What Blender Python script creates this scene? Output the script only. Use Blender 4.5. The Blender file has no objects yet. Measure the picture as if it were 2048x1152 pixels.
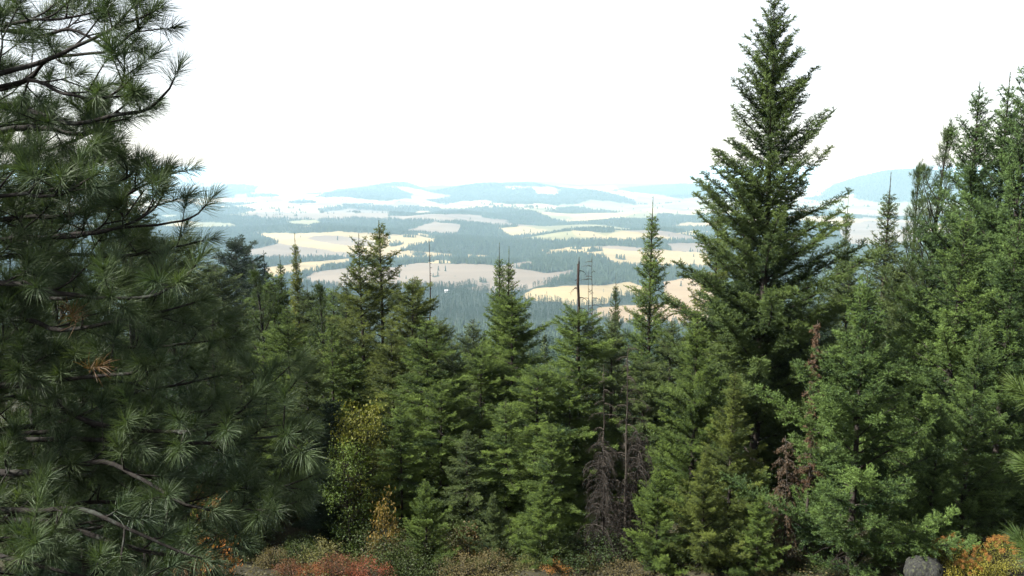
import bpy, math, random
import numpy as np
from mathutils import Vector

# ------------------------------------------------------------------ camera, light, exposure
SC = bpy.context.scene
COL = SC.collection
F = 1577.0                      # focal length in photo pixels (2048 wide)
PITCH = math.radians(8.7)
cam_d = bpy.data.cameras.new('camera')
cam = bpy.data.objects.new('camera', cam_d)
COL.objects.link(cam)
cam_d.sensor_width = 36.0
cam_d.lens = 36.0 * F / 2048.0
cam_d.clip_start = 0.05
cam_d.clip_end = 250000.0
cam.location = (0, 0, 0)
cam.rotation_euler = (math.pi / 2 - PITCH, 0, 0)
SC.camera = cam

SUN_AZ = math.radians(-104)      # measured from +Y towards +X
SUN_EL = math.radians(44)
S = Vector((math.sin(SUN_AZ) * math.cos(SUN_EL), math.cos(SUN_AZ) * math.cos(SUN_EL), math.sin(SUN_EL)))
sun_d = bpy.data.lights.new('sun', 'SUN')
sun_d.energy = 5.0
sun_d.angle = math.radians(0.5)
sun_d.color = (1.0, 0.96, 0.90)
sun = bpy.data.objects.new('sun', sun_d)
sun.rotation_euler = S.to_track_quat('Z', 'Y').to_euler()
COL.objects.link(sun)

W = bpy.data.worlds.new('World')
SC.world = W
W.use_nodes = True
wn = W.node_tree
bg = wn.nodes['Background']
sky = wn.nodes.new('ShaderNodeTexSky')
sky.sky_type = 'NISHITA'
sky.sun_disc = False
sky.sun_elevation = SUN_EL
sky.sun_rotation = SUN_AZ
sky.air_density = 1.0
sky.dust_density = 0.6
sky.ozone_density = 1.0
veil = wn.nodes.new('ShaderNodeMix')          # thin bright overcast veil over the blue
veil.data_type = 'RGBA'
veil.inputs[0].default_value = 0.62
veil.inputs[7].default_value = (6.75, 6.7, 6.6, 1)
wn.links.new(sky.outputs['Color'], veil.inputs[6])
wn.links.new(veil.outputs[2], bg.inputs['Color'])
bg.inputs['Strength'].default_value = 0.05

vs = SC.view_settings
vs.view_transform = 'Standard'
vs.look = 'None'
vs.gamma = 1.0
vs.exposure = 2.2
SC.cycles.use_denoising = True
SC.cycles.max_bounces = 8
SC.cycles.diffuse_bounces = 2
SC.cycles.glossy_bounces = 2
SC.cycles.volume_bounces = 2
SC.cycles.transparent_max_bounces = 8

HAZE_DENSITY = 4.9e-5
HAZE_COLOR = (0.57, 0.83, 1.0)

# ------------------------------------------------------------------ helpers
rng = np.random.default_rng(7)


def at(px, py, D):
    """photo pixel + distance along +Y -> world point"""
    x = (px - 1024.0) / F
    y = (576.0 - py) / F
    c, s = math.cos(PITCH), math.sin(PITCH)
    d = np.array([x, c + s * y, -s + c * y])
    return d * (D / d[1])


def project(P):
    c, s = math.cos(PITCH), math.sin(PITCH)
    f = P[:, 1] * c - P[:, 2] * s
    u = P[:, 1] * s + P[:, 2] * c
    f = np.where(f < 0.01, 0.01, f)
    return 1024 + F * P[:, 0] / f, 576 - F * u / f


class Geo:
    def __init__(self):
        self.v, self.f, self.t, self.n = [], [], [], 0

    def add(self, v, f, t=None):
        v = np.asarray(v, np.float32).reshape(-1, 3)
        f = np.asarray(f, np.int32).reshape(-1, 3)
        if len(f) == 0:
            return
        self.v.append(v)
        self.f.append(f + self.n)
        if t is None:
            t = np.full(len(v), 0.5, np.float32)
        self.t.append(np.broadcast_to(np.asarray(t, np.float32), (len(v),)))
        self.n += len(v)

    def tris(self):
        return sum(len(a) for a in self.f)

    def mesh(self, name, smooth=False):
        v = np.concatenate(self.v) if self.v else np.zeros((0, 3), np.float32)
        f = np.concatenate(self.f) if self.f else np.zeros((0, 3), np.int32)
        t = np.concatenate(self.t) if self.t else np.zeros(0, np.float32)
        me = bpy.data.meshes.new(name)
        me.vertices.add(len(v))
        me.vertices.foreach_set('co', v.ravel())
        me.loops.add(len(f) * 3)
        me.loops.foreach_set('vertex_index', f.ravel())
        me.polygons.add(len(f))
        me.polygons.foreach_set('loop_start', np.arange(0, len(f) * 3, 3, dtype=np.int32))
        me.polygons.foreach_set('loop_total', np.full(len(f), 3, np.int32))
        me.polygons.foreach_set('use_smooth', np.full(len(f), smooth, bool))
        a = me.attributes.new('tint', 'FLOAT', 'POINT')
        a.data.foreach_set('value', t)
        me.update()
        return me

    def build(self, name, mat, parent=None, smooth=False):
        me = self.mesh(name, smooth)
        me.materials.append(mat)
        o = bpy.data.objects.new(name, me)
        COL.objects.link(o)
        if parent is not None:
            o.parent = parent
        return o


def nrm(a):
    return a / np.maximum(np.linalg.norm(a, axis=-1, keepdims=True), 1e-9)


def perp(d):
    """two unit vectors perpendicular to d (…,3)"""
    ref = np.where(np.abs(d[..., 2:3]) > 0.95, np.array([1.0, 0, 0]), np.array([0, 0, 1.0]))
    a = nrm(np.cross(d, ref))
    b = np.cross(a, d)
    return a, b


def tube(g, pts, rad, sides=5, t=0.5, cap=True):
    pts = np.asarray(pts, float)
    rad = np.asarray(rad, float)
    n = len(pts)
    d = nrm(np.gradient(pts, axis=0))
    a, b = perp(d)
    ang = np.linspace(0, 2 * np.pi, sides, endpoint=False)
    ring = (np.cos(ang)[None, :, None] * a[:, None] + np.sin(ang)[None, :, None] * b[:, None]) * rad[:, None, None]
    v = (pts[:, None] + ring).reshape(-1, 3)
    i = np.arange(n - 1)[:, None] * sides
    j = np.arange(sides)[None]
    j2 = (j + 1) % sides
    q = np.stack([i + j, i + j2, i + sides + j2, i + sides + j], -1).reshape(-1, 4)
    f = np.concatenate([q[:, [0, 1, 2]], q[:, [0, 2, 3]]])
    if cap:
        e = (n - 1) * sides
        k = np.arange(1, sides - 1)
        f = np.concatenate([f, np.stack([np.full_like(k, e), e + k, e + k + 1], -1)])
    g.add(v, f, t)


def segs(g, A, B, r, t=0.5):
    """many thin three-sided twigs at once"""
    A = np.asarray(A); B = np.asarray(B)
    if len(A) == 0:
        return
    d = nrm(B - A)
    a, b = perp(d)
    r = np.broadcast_to(np.asarray(r, float), (len(A),))[:, None]
    vs_ = []
    for k in range(3):
        an = 2 * np.pi * k / 3
        vs_.append(A + (a * math.cos(an) + b * math.sin(an)) * r)
    vs_.append(B)
    v = np.stack(vs_, 1).reshape(-1, 3)
    i = np.arange(len(A))[:, None] * 4
    f = (i[:, None] + np.array([[0, 1, 3], [1, 2, 3], [2, 0, 3]])[None]).reshape(-1, 3)
    g.add(v, f, np.repeat(np.broadcast_to(np.asarray(t, float), (len(A),)), 4))


def needles(g, A, D, L, tint, sp, nl, nw, r, per=2, up=0.25, ang=(0.6, 0.95)):
    """needle blades along twigs that start at A, run along D for L"""
    if len(A) == 0:
        return
    cnt = np.maximum(1, np.round(L / sp).astype(int)) * per
    idx = np.repeat(np.arange(len(A)), cnt)
    m = len(idx)
    u = r.random(m)
    base = A[idx] + D[idx] * (L[idx] * u)[:, None]
    a, b = perp(D[idx])
    th = r.random(m) * 2 * np.pi
    rad = a * np.cos(th)[:, None] + b * np.sin(th)[:, None]
    rad[:, 2] += up
    rad = nrm(rad)
    w = ang[0] + (ang[1] - ang[0]) * r.random(m)
    d = nrm(D[idx] * np.cos(w)[:, None] + rad * np.sin(w)[:, None])
    side = nrm(np.cross(d, r.normal(size=(m, 3))))
    ln = nl * (0.7 + 0.6 * r.random(m))[:, None]
    hw = nw * 0.5 * (0.7 + 0.6 * r.random(m))[:, None]
    v = np.stack([base - side * hw, base + side * hw, base + d * ln + side * hw * 0.25], 1).reshape(-1, 3)
    f = np.arange(m * 3).reshape(-1, 3)
    t = np.clip(tint[idx] + 0.08 * r.normal(size=m) + 0.12 * (u - 0.5), 0, 1)
    g.add(v, f, np.repeat(t, 3))


# ------------------------------------------------------------------ materials
def new_mat(name):
    m = bpy.data.materials.new(name)
    m.use_nodes = True
    nt = m.node_tree
    for n in list(nt.nodes):
        nt.nodes.remove(n)
    out = nt.nodes.new('ShaderNodeOutputMaterial')
    return m, nt, out


def N(nt, t, **kw):
    n = nt.nodes.new(t)
    for k, v in kw.items():
        setattr(n, k, v)
    return n


def foliage_mat(name, lo, hi, rough=0.5, trans=0.25, spec=0.4, tcol=(1.2, 1.3, 0.5)):
    """colour = object colour x a range set by the per-needle tint"""
    m, nt, out = new_mat(name)
    oi = N(nt, 'ShaderNodeObjectInfo')
    at_ = N(nt, 'ShaderNodeAttribute', attribute_name='tint')
    mx = N(nt, 'ShaderNodeMix', data_type='RGBA')
    mx.inputs[6].default_value = (*lo, 1)
    mx.inputs[7].default_value = (*hi, 1)
    nt.links.new(at_.outputs['Fac'], mx.inputs[0])
    mu = N(nt, 'ShaderNodeMix', data_type='RGBA', blend_type='MULTIPLY')
    mu.inputs[0].default_value = 1.0
    nt.links.new(mx.outputs[2], mu.inputs[6])
    nt.links.new(oi.outputs['Color'], mu.inputs[7])
    p = N(nt, 'ShaderNodeBsdfPrincipled')
    p.inputs['Roughness'].default_value = rough
    p.inputs['Specular IOR Level'].default_value = spec
    nt.links.new(mu.outputs[2], p.inputs['Base Color'])
    tr = N(nt, 'ShaderNodeBsdfTranslucent')
    tm = N(nt, 'ShaderNodeMix', data_type='RGBA', blend_type='MULTIPLY')
    tm.inputs[0].default_value = 1.0
    tm.inputs[7].default_value = (*tcol, 1)
    nt.links.new(mu.outputs[2], tm.inputs[6])
    nt.links.new(tm.outputs[2], tr.inputs['Color'])
    ms = N(nt, 'ShaderNodeMixShader')
    ms.inputs[0].default_value = trans
    nt.links.new(p.outputs[0], ms.inputs[1])
    nt.links.new(tr.outputs[0], ms.inputs[2])
    nt.links.new(ms.outputs[0], out.inputs[0])
    return m


def bark_mat(name, c1, c2, scale=18, rough=0.9, lichen=None):
    m, nt, out = new_mat(name)
    tc = N(nt, 'ShaderNodeTexCoord')
    mp = N(nt, 'ShaderNodeMapping')
    mp.inputs['Scale'].default_value = (1, 1, 0.25)
    nt.links.new(tc.outputs['Object'], mp.inputs['Vector'])
    nz = N(nt, 'ShaderNodeTexNoise')
    nz.inputs['Scale'].default_value = scale
    nz.inputs['Detail'].default_value = 6
    nz.inputs['Roughness'].default_value = 0.7
    nt.links.new(mp.outputs[0], nz.inputs['Vector'])
    cr = N(nt, 'ShaderNodeValToRGB')
    cr.color_ramp.elements[0].position = 0.35
    cr.color_ramp.elements[0].color = (*c1, 1)
    cr.color_ramp.elements[1].position = 0.68
    cr.color_ramp.elements[1].color = (*c2, 1)
    nt.links.new(nz.outputs['Fac'], cr.inputs[0])
    col = cr.outputs[0]
    if lichen:
        n2 = N(nt, 'ShaderNodeTexNoise')
        n2.inputs['Scale'].default_value = 9
        n2.inputs['Detail'].default_value = 5
        nt.links.new(tc.outputs['Object'], n2.inputs['Vector'])
        r2 = N(nt, 'ShaderNodeValToRGB')
        r2.color_ramp.elements[0].position = 0.55
        r2.color_ramp.elements[1].position = 0.66
        nt.links.new(n2.outputs['Fac'], r2.inputs[0])
        mx = N(nt, 'ShaderNodeMix', data_type='RGBA')
        mx.inputs[7].default_value = (*lichen, 1)
        nt.links.new(r2.outputs[0], mx.inputs[0])
        nt.links.new(col, mx.inputs[6])
        col = mx.outputs[2]
    p = N(nt, 'ShaderNodeBsdfPrincipled')
    p.inputs['Roughness'].default_value = rough
    p.inputs['Specular IOR Level'].default_value = 0.12
    nt.links.new(col, p.inputs['Base Color'])
    bp = N(nt, 'ShaderNodeBump')
    bp.inputs['Strength'].default_value = 0.6
    bp.inputs['Distance'].default_value = 0.02
    nt.links.new(nz.outputs['Fac'], bp.inputs['Height'])
    nt.links.new(bp.outputs[0], p.inputs['Normal'])
    nt.links.new(p.outputs[0], out.inputs[0])
    return m


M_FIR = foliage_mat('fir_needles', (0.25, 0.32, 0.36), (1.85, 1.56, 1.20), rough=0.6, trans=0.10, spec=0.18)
M_PINE = foliage_mat('pine_needles', (0.45, 0.51, 0.50), (1.2, 1.08, 0.8), rough=0.55, trans=0.2, spec=0.18)
M_LEAF = foliage_mat('broad_leaves', (0.42, 0.47, 0.45), (1.15, 1.05, 0.78), rough=0.55, trans=0.3, spec=0.15)
M_FAR = foliage_mat('far_needles', (0.48, 0.52, 0.52), (1.1, 1.05, 0.88), rough=0.8, trans=0.1, spec=0.1)
M_BARK = bark_mat('fir_bark', (0.012, 0.010, 0.008), (0.038, 0.032, 0.027), 14)
M_PBARK = bark_mat('pine_bark', (0.007, 0.006, 0.005), (0.020, 0.017, 0.015), 22, lichen=(0.028, 0.031, 0.026))
M_DEAD = bark_mat('dead_wood', (0.011, 0.009, 0.007), (0.046, 0.039, 0.031), 16)
M_CHAR = bark_mat('charred_wood', (0.006, 0.005, 0.005), (0.035, 0.024, 0.02), 10)
M_STEM = bark_mat('shrub_stem', (0.009, 0.008, 0.007), (0.032, 0.027, 0.022), 20)


def tag(o, label=None, cat=None, group=None, kind=None):
    if label: o['label'] = label
    if cat: o['category'] = cat
    if group: o['group'] = group
    if kind: o['kind'] = kind
    return o


def empty(name, loc=(0, 0, 0)):
    o = bpy.data.objects.new(name, None)
    o.empty_display_size = 0.2
    o.location = loc
    COL.objects.link(o)
    return o


# ------------------------------------------------------------------ terrain
PD = np.array([-1e6, 0, 1.5, 4, 8, 14, 20, 28, 40, 70, 100, 150, 250, 400, 520, 650, 800, 1100, 1400, 2000, 2600, 15000, 60000, 1e6])
PZ = np.array([-1.7, -1.7, -1.8, -4.3, -6.2, -8.7, -10.7, -13.6, -17.6, -28, -38, -54, -80, -107, -128, -160, -215, -290, -340, -388, -400, -400, -430, -430.])

_r = np.random.default_rng(3)
WAV = []
for lam, amp in [(2600, 16), (2000, 14), (1500, 13), (1150, 11), (850, 8), (620, 5), (430, 3)]:
    for _ in range(2):
        th = _r.random() * np.pi
        WAV.append((2 * np.pi / lam * math.cos(th), 2 * np.pi / lam * math.sin(th), amp * 0.8, _r.random() * 6.28))
WAVN = []
for lam, amp in [(23, 0.5), (13, 0.35), (7, 0.22), (3.7, 0.12), (2.1, 0.07)]:
    for _ in range(2):
        th = _r.random() * np.pi
        WAVN.append((2 * np.pi / lam * math.cos(th), 2 * np.pi / lam * math.sin(th), amp * 0.6, _r.random() * 6.28))
# px, distance, half width in px, half depth m, height m
BUMPS = [(900, 3150, 150, 330, 22), (1130, 2560, 60, 160, 16), (1240, 3950, 90, 260, 24), (690, 4700, 120, 420, 30),
         (871, 5750, 45, 300, 45), (1040, 5300, 40, 250, 20), (690, 6300, 90, 350, 30), (1195, 9300, 32, 500, 75), (930, 10500, 55, 700, 120),
         (1020, 10800, 50, 700, 110), (1100, 10500, 50, 600, 100), (1215, 10200, 45, 600, 85), (742, 11200, 58, 800, 130),
         (800, 11400, 30, 600, 70), (1770, 9600, 75, 800, 285), (1900, 9800, 85, 800, 250), (1340, 12500, 90, 900, 105), (450, 12500, 60, 900, 100),
         (600, 17000, 120, 1500, 90), (900, 20000, 160, 1800, 120), (1250, 22000, 140, 1800, 130), (1020, 27000, 120, 2500, 170),
         (1400, 30000, 160, 2500, 200), (700, 30000, 200, 2500, 140)]


def ground(x, y):
    x = np.asarray(x, float); y = np.asarray(y, float)
    r = np.hypot(x, y)
    d = np.maximum(y, r * 0.6 - 5)
    z = np.interp(d, PD, PZ)
    near = np.clip((r - 3) / 10, 0, 1) * np.clip(1 - r / 1500, 0, 1)
    zn = sum(a * np.sin(kx * x + ky * y + p) for kx, ky, a, p in WAVN)
    far = np.clip((d - 1900) / 1500, 0, 1)
    zf = sum(a * np.sin(kx * x + ky * y + p + 1.5 * np.sin(0.6 * (ky * x - kx * y))) for kx, ky, a, p in WAV)
    mid = np.clip((d - 120) / 300, 0, 1) * np.clip(1 - (d - 1500) / 800, 0, 1)
    z = z + near * zn + far * zf * 0.75 + mid * 0.25 * zf
    for px, D, wp, sd, h in BUMPS:
        cx = (px - 1024) / F * D
        wx = wp / F * D
        z = z + h * np.exp(-0.5 * ((x - cx) / wx) ** 2 - 0.5 * ((y - D) / sd) ** 2)
    return z


def gz(x, y):
    return float(ground(x, y))


# land cover, traced on the photo; 0 forest 1 wheat 2 fallow 3 green 4 pale far wheat
FO, WH, FA, GR, OR = 0, 1, 2, 3, 4
POLY = [
    (FO, [(444, 373), (512, 373), (509, 383), (473, 388), (468, 394), (300, 398), (300, 376)]),
    (GR, [(556, 379), (630, 373), (630, 385), (580, 392)]),
    (FO, [(630, 394), (674, 380), (745, 369), (792, 375), (822, 388), (828, 395), (780, 401), (733, 398), (689, 393)]),
    (FO, [(494, 387), (550, 389), (560, 392), (494, 393)]),
    (FO, [(830, 373), (865, 370), (942, 371), (989, 365), (1013, 375), (1066, 374), (1072, 386), (1113, 389), (1122, 377), (1184, 379),
          (1243, 390), (1272, 400), (1272, 409), (1252, 406), (1184, 398), (1148, 408), (1095, 405), (1021, 407), (977, 399), (942, 401),
          (889, 406), (850, 400), (912, 391), (865, 385)]),
    (FO, [(1216, 364), (1300, 366), (1460, 370), (1480, 395), (1400, 391), (1361, 397), (1331, 391), (1302, 388), (1243, 380)]),
    (FO, [(1640, 392), (1665, 372), (1700, 355), (1760, 335), (1900, 335), (2048, 345), (2048, 405), (1830, 402), (1760, 404), (1716, 398), (1705, 386), (1680, 383)]),
    (FO, [(577, 404), (592, 398), (628, 400), (632, 405)]),
    (FO, [(300, 412), (438, 412), (509, 415), (512, 421), (444, 427), (300, 428)]),
    (FO, [(633, 417), (690, 409), (733, 406), (780, 411), (850, 413), (903, 416), (977, 413), (1051, 418), (1080, 424), (1110, 418), (1139, 413),
          (1228, 423), (1317, 424), (1420, 430), (1420, 560), (300, 560), (300, 455), (450, 432), (640, 424)]),
    (FO, [(1625, 420), (1670, 419), (1672, 431), (1625, 436)]),
    # fields inside the wooded belt
    (FA, [(476, 430), (527, 421), (645, 424), (698, 416), (780, 421), (775, 437), (704, 434), (645, 437), (556, 435)]),
    (GR, [(370, 441), (462, 445), (473, 451), (432, 455), (370, 456)]),
    (GR, [(565, 441), (630, 437), (648, 444), (615, 453), (580, 447)]),
    (FA, [(806, 460), (871, 442), (912, 446), (924, 449), (912, 465), (889, 467), (830, 463)]),
    (FA, [(844, 428), (962, 428), (965, 438), (918, 441), (874, 441)]),
    (WH, [(1001, 453), (1051, 450), (1092, 458), (1083, 465), (1030, 469), (1013, 462)]),
    (WH, [(1139, 456), (1184, 461), (1216, 471), (1213, 476), (1160, 469)]),
    (FA, [(992, 436), (1018, 437), (1018, 440), (992, 440)]),
    (GR, [(1080, 428), (1140, 430), (1150, 437), (1100, 437)]),
    (WH, [(1338, 450), (1370, 444), (1440, 442), (1440, 450), (1360, 453)]),
    (WH, [(1352, 464), (1385, 459), (1420, 462), (1400, 468)]),
    # big left wheat
    (WH, [(515, 463), (615, 464), (674, 461), (748, 464), (822, 467), (872, 474), (863, 481), (816, 490), (810, 497), (851, 500), (899, 505),
          (899, 510), (822, 512), (792, 512), (674, 502), (600, 490), (556, 484), (540, 475)]),
    (FA, [(609, 474), (633, 468), (716, 472), (748, 480), (748, 491), (690, 488), (645, 482)]),
    (FA, [(480, 500), (556, 484), (600, 489), (674, 501), (792, 511), (780, 517), (660, 511), (600, 514), (497, 512)]),
    (WH, [(530, 533), (600, 521), (704, 515), (704, 525), (660, 530), (627, 540), (540, 552)]),
    (FA, [(600, 560), (627, 541), (704, 531), (792, 531), (800, 528), (830, 523), (903, 523), (983, 526), (1057, 537), (1113, 546), (1134, 550), (1090, 562),
          (1066, 571), (1045, 577), (977, 580), (933, 574), (889, 568), (830, 571), (700, 572)]),
    (WH, [(858, 518), (902, 517), (902, 522), (858, 523)]),
    (WH, [(930, 506), (990, 509), (960, 515), (935, 513)]),
    (FA, [(1000, 527), (1055, 520), (1075, 523), (1050, 530), (1010, 533)]),
    # right wheat
    (WH, [(1082, 497), (1154, 490), (1237, 489), (1284, 493), (1420, 505), (1420, 533), (1302, 530), (1243, 527), (1213, 524), (1210, 512),
          (1169, 505), (1125, 503), (1089, 506)]),
    (FA, [(1180, 491), (1237, 488), (1284, 492), (1330, 498), (1290, 500)]),
    (FA, [(1334, 485), (1440, 482), (1440, 506), (1340, 498)]),
    (FA, [(1090, 542), (1150, 537), (1145, 547), (1110, 549)]),
    (WH, [(1045, 588), (1066, 573), (1125, 567), (1184, 567), (1219, 571), (1228, 592), (1207, 603), (1148, 606), (1095, 598), (1060, 597)]),
    (WH, [(1180, 570), (1260, 560), (1300, 575), (1300, 590), (1228, 585)]),
    (OR, [(1180, 622), (1195, 611), (1245, 606), (1420, 600), (1420, 645), (1240, 640)]),
    (OR, [(1325, 560), (1430, 540), (1430, 612), (1330, 600)]),
    (FA, [(1665, 450), (1740, 440), (1850, 445), (1850, 485), (1700, 490)]),
    (GR, [(1640, 400), (1720, 405), (1800, 410), (1800, 418), (1640, 412)]),
]


def inside(x, y, poly):
    c = np.zeros(x.shape, bool)
    n = len(poly)
    j = n - 1
    for i in range(n):
        xi, yi = poly[i]; xj, yj = poly[j]
        if yi != yj:
            t = ((yi > y) != (yj > y)) & (x < (xj - xi) * (y - yi) / (yj - yi) + xi)
            c ^= t
        j = i
    return c


def cover(x, y, z):
    """class of land at a point"""
    P = np.stack([x, y, z + 7.0], -1)
    u, v = project(P)
    j1 = np.sin(x * 0.011 + 3 * np.sin(y * 0.004)) + np.sin(x * 0.027 + y * 0.013)
    u = u + 2.2 * j1 + 1.2 * np.sin(x * 0.063 + y * 0.031)
    v = v + 0.5 * np.sin(x * 0.008 + y * 0.002) + 0.5 * np.sin(x * 0.031) + 0.35 * np.sin(x * 0.083 + y * 0.02)
    d = y
    cls = np.full(x.shape, WH, int)
    # far patchwork
    s = np.sin(x / 1900 + 2.2 * np.sin(y / 5200)) + np.sin(y / 1300 + 1.7 * np.sin(x / 2600)) + 0.6 * np.sin(x / 700 + y / 900)
    cls = np.where(s > 0.75, FO, cls)
    cls = np.where((s > 0.2) & (s < 0.75), GR, cls)
    cls = np.where(s < -1.4, FA, cls)
    mid = (v > 372) & (v < 425)
    cls = np.where(mid & (cls == FO), WH, cls)
    cls = np.where((v >= 425) & (d < 7000), FO, cls)
    s2 = np.sin(x / 420 + 2.0 * np.sin(y / 700)) + np.sin(y / 210 + 1.5 * np.sin(x / 520)) + .5 * np.sin(x / 90 + y / 140)
    belt = (v > 408) & (v < 478)
    wild = np.full(x.shape, FA, int)
    wild = np.where(np.sin(x / 800 + y / 500) > 0, WH, wild)
    wild = np.where(np.sin(x / 600 - y / 900) > .6, GR, wild)
    out = (u < 250) | (u > 2050) | (y < 100)
    for c, poly in POLY:
        cls = np.where(inside(u, v, poly) & ~out & (d > 1700), c, cls)
    cls = np.where(belt & (cls == FO) & (s2 > 0.72), wild, cls)
    sp = np.sin(x / 37 + 3 * np.sin(y / 60)) + np.sin(y / 45 + 2 * np.sin(x / 50)) + np.sin(x / 21 - y / 33)
    cls = np.where((cls != FO) & (s2 < -1.2) & (sp > 1.3) & (d < 9000), FO, cls)
    s3 = np.sin(x / 520 + 1.5 * np.sin(y / 1100)) + np.sin(y / 330 + 2 * np.sin(x / 900)) + .5 * np.sin(x / 130 + y / 200)
    hi = (v > 372) & (v < 420) & (d < 22000)
    cls = np.where(hi & (cls == WH) & (s3 > 1.6), FO, cls)
    cls = np.where(hi & (cls == WH) & (s3 < -1.0), FA, cls)
    cls = np.where(d < 1900, FO, cls)
    return cls


CLS_COL = {FO: (0.016, 0.022, 0.013), WH: (0.165, 0.127, 0.064), FA: (0.10, 0.081, 0.060), GR: (0.104, 0.098, 0.050), OR: (0.16, 0.116, 0.066)}


def make_terrain():
    th = np.concatenate([np.radians(np.linspace(-180, -46, 50)[:-1]), np.radians(np.linspace(-46, 46, 1500)), np.radians(np.linspace(46, 180, 50)[1:-1])])
    yv = np.concatenate([np.linspace(342.0, 430, 260), np.linspace(430, 640, 330)[1:]])
    dfar = 400 * F / (yv - 335.0)
    rr = np.concatenate([np.geomspace(0.6, 60, 90), np.geomspace(60, dfar.min(), 110)[1:], np.sort(dfar)[1:]])
    rr = rr[rr < 64000]
    T, R = np.meshgrid(th, rr)
    X = R * np.sin(T); Y = R * np.cos(T)
    Z = ground(X, Y)
    nt_, nr = len(th), len(rr)
    v = np.stack([X, Y, Z], -1).reshape(-1, 3)
    cls = cover(v[:, 0], v[:, 1], v[:, 2])
    colr = np.zeros((len(v) + 1, 4), np.float32); colr[:, 3] = 1
    for k, c in CLS_COL.items():
        colr[:-1][cls == k, :3] = c
    rad = np.hypot(v[:, 0], v[:, 1])
    nearm = rad < 900
    colr[:-1][nearm, :3] = (0.026, 0.024, 0.015)
    v = np.concatenate([v, [[0, 0, -1.7]]])
    i = np.arange(nr - 1)[:, None] * nt_
    j = np.arange(nt_)[None]; j2 = (j + 1) % nt_
    q = np.stack([i + j, i + j2, i + nt_ + j2, i + nt_ + j], -1).reshape(-1, 4)
    f = np.concatenate([q[:, [0, 2, 1]], q[:, [0, 3, 2]]])
    jj = np.arange(nt_)
    f = np.concatenate([f, np.stack([np.full(nt_, len(v) - 1), (jj + 1) % nt_, jj], -1)])
    g = Geo(); g.add(v, f)
    me = g.mesh('ground', True)
    ca = me.color_attributes.new('cover', 'FLOAT_COLOR', 'POINT')
    ca.data.foreach_set('color', colr.ravel())
    m, nt, out = new_mat('land')
    a = N(nt, 'ShaderNodeAttribute', attribute_name='cover')
    tc = N(nt, 'ShaderNodeTexCoord')
    n1 = N(nt, 'ShaderNodeTexNoise'); n1.inputs['Scale'].default_value = 0.006; n1.inputs['Detail'].default_value = 6
    n2 = N(nt, 'ShaderNodeTexNoise'); n2.inputs['Scale'].default_value = 3.0; n2.inputs['Detail'].default_value = 6
    mp = N(nt, 'ShaderNodeMapping'); mp.inputs['Rotation'].default_value = (0, 0, 0.5); mp.inputs['Scale'].default_value = (0.2, 1, 1)
    nt.links.new(tc.outputs['Object'], mp.inputs[0])
    nt.links.new(mp.outputs[0], n1.inputs['Vector'])
    nt.links.new(tc.outputs['Object'], n2.inputs['Vector'])
    ad = N(nt, 'ShaderNodeMath', operation='ADD')
    nt.links.new(n1.outputs['Fac'], ad.inputs[0]); nt.links.new(n2.outputs['Fac'], ad.inputs[1])
    mr = N(nt, 'ShaderNodeMapRange'); mr.inputs[1].default_value = 0.6; mr.inputs[2].default_value = 1.4
    mr.inputs[3].default_value = 0.6; mr.inputs[4].default_value = 1.4
    nt.links.new(ad.outputs[0], mr.inputs[0])
    mu = N(nt, 'ShaderNodeMix', data_type='RGBA', blend_type='MULTIPLY'); mu.inputs[0].default_value = 1
    nt.links.new(a.outputs['Color'], mu.inputs[6]); nt.links.new(mr.outputs[0], mu.inputs[7])
    p = N(nt, 'ShaderNodeBsdfPrincipled'); p.inputs['Roughness'].default_value = 0.95; p.inputs['Specular IOR Level'].default_value = 0.1
    nt.links.new(mu.outputs[2], p.inputs['Base Color'])
    nt.links.new(p.outputs[0], out.inputs[0])
    me.materials.append(m)
    o = bpy.data.objects.new('ground', me)
    COL.objects.link(o)
    tag(o, kind='structure')


make_terrain()

# haze: one closed box round the camera and everything on the ground
hb = bpy.data.meshes.new('haze')
h_, zb, zt = 66000.0, -520.0, 12.0
hv = [(sx * h_, sy * h_, z) for z in (zb, zt) for sx, sy in ((-1, -1), (1, -1), (1, 1), (-1, 1))]
hb.from_pydata(hv, [], [(0, 3, 2, 1), (4, 5, 6, 7), (0, 1, 5, 4), (1, 2, 6, 5), (2, 3, 7, 6), (3, 0, 4, 7)])
hm, hnt, hout = new_mat('haze_air')
pv = N(hnt, 'ShaderNodeVolumePrincipled')
pv.inputs['Color'].default_value = (*HAZE_COLOR, 1)
pv.inputs['Density'].default_value = HAZE_DENSITY
pv.inputs['Anisotropy'].default_value = 0.0
hnt.links.new(pv.outputs[0], hout.inputs['Volume'])
hb.materials.append(hm)
ho = bpy.data.objects.new('haze', hb)
COL.objects.link(ho)
tag(ho, kind='stuff')


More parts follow.
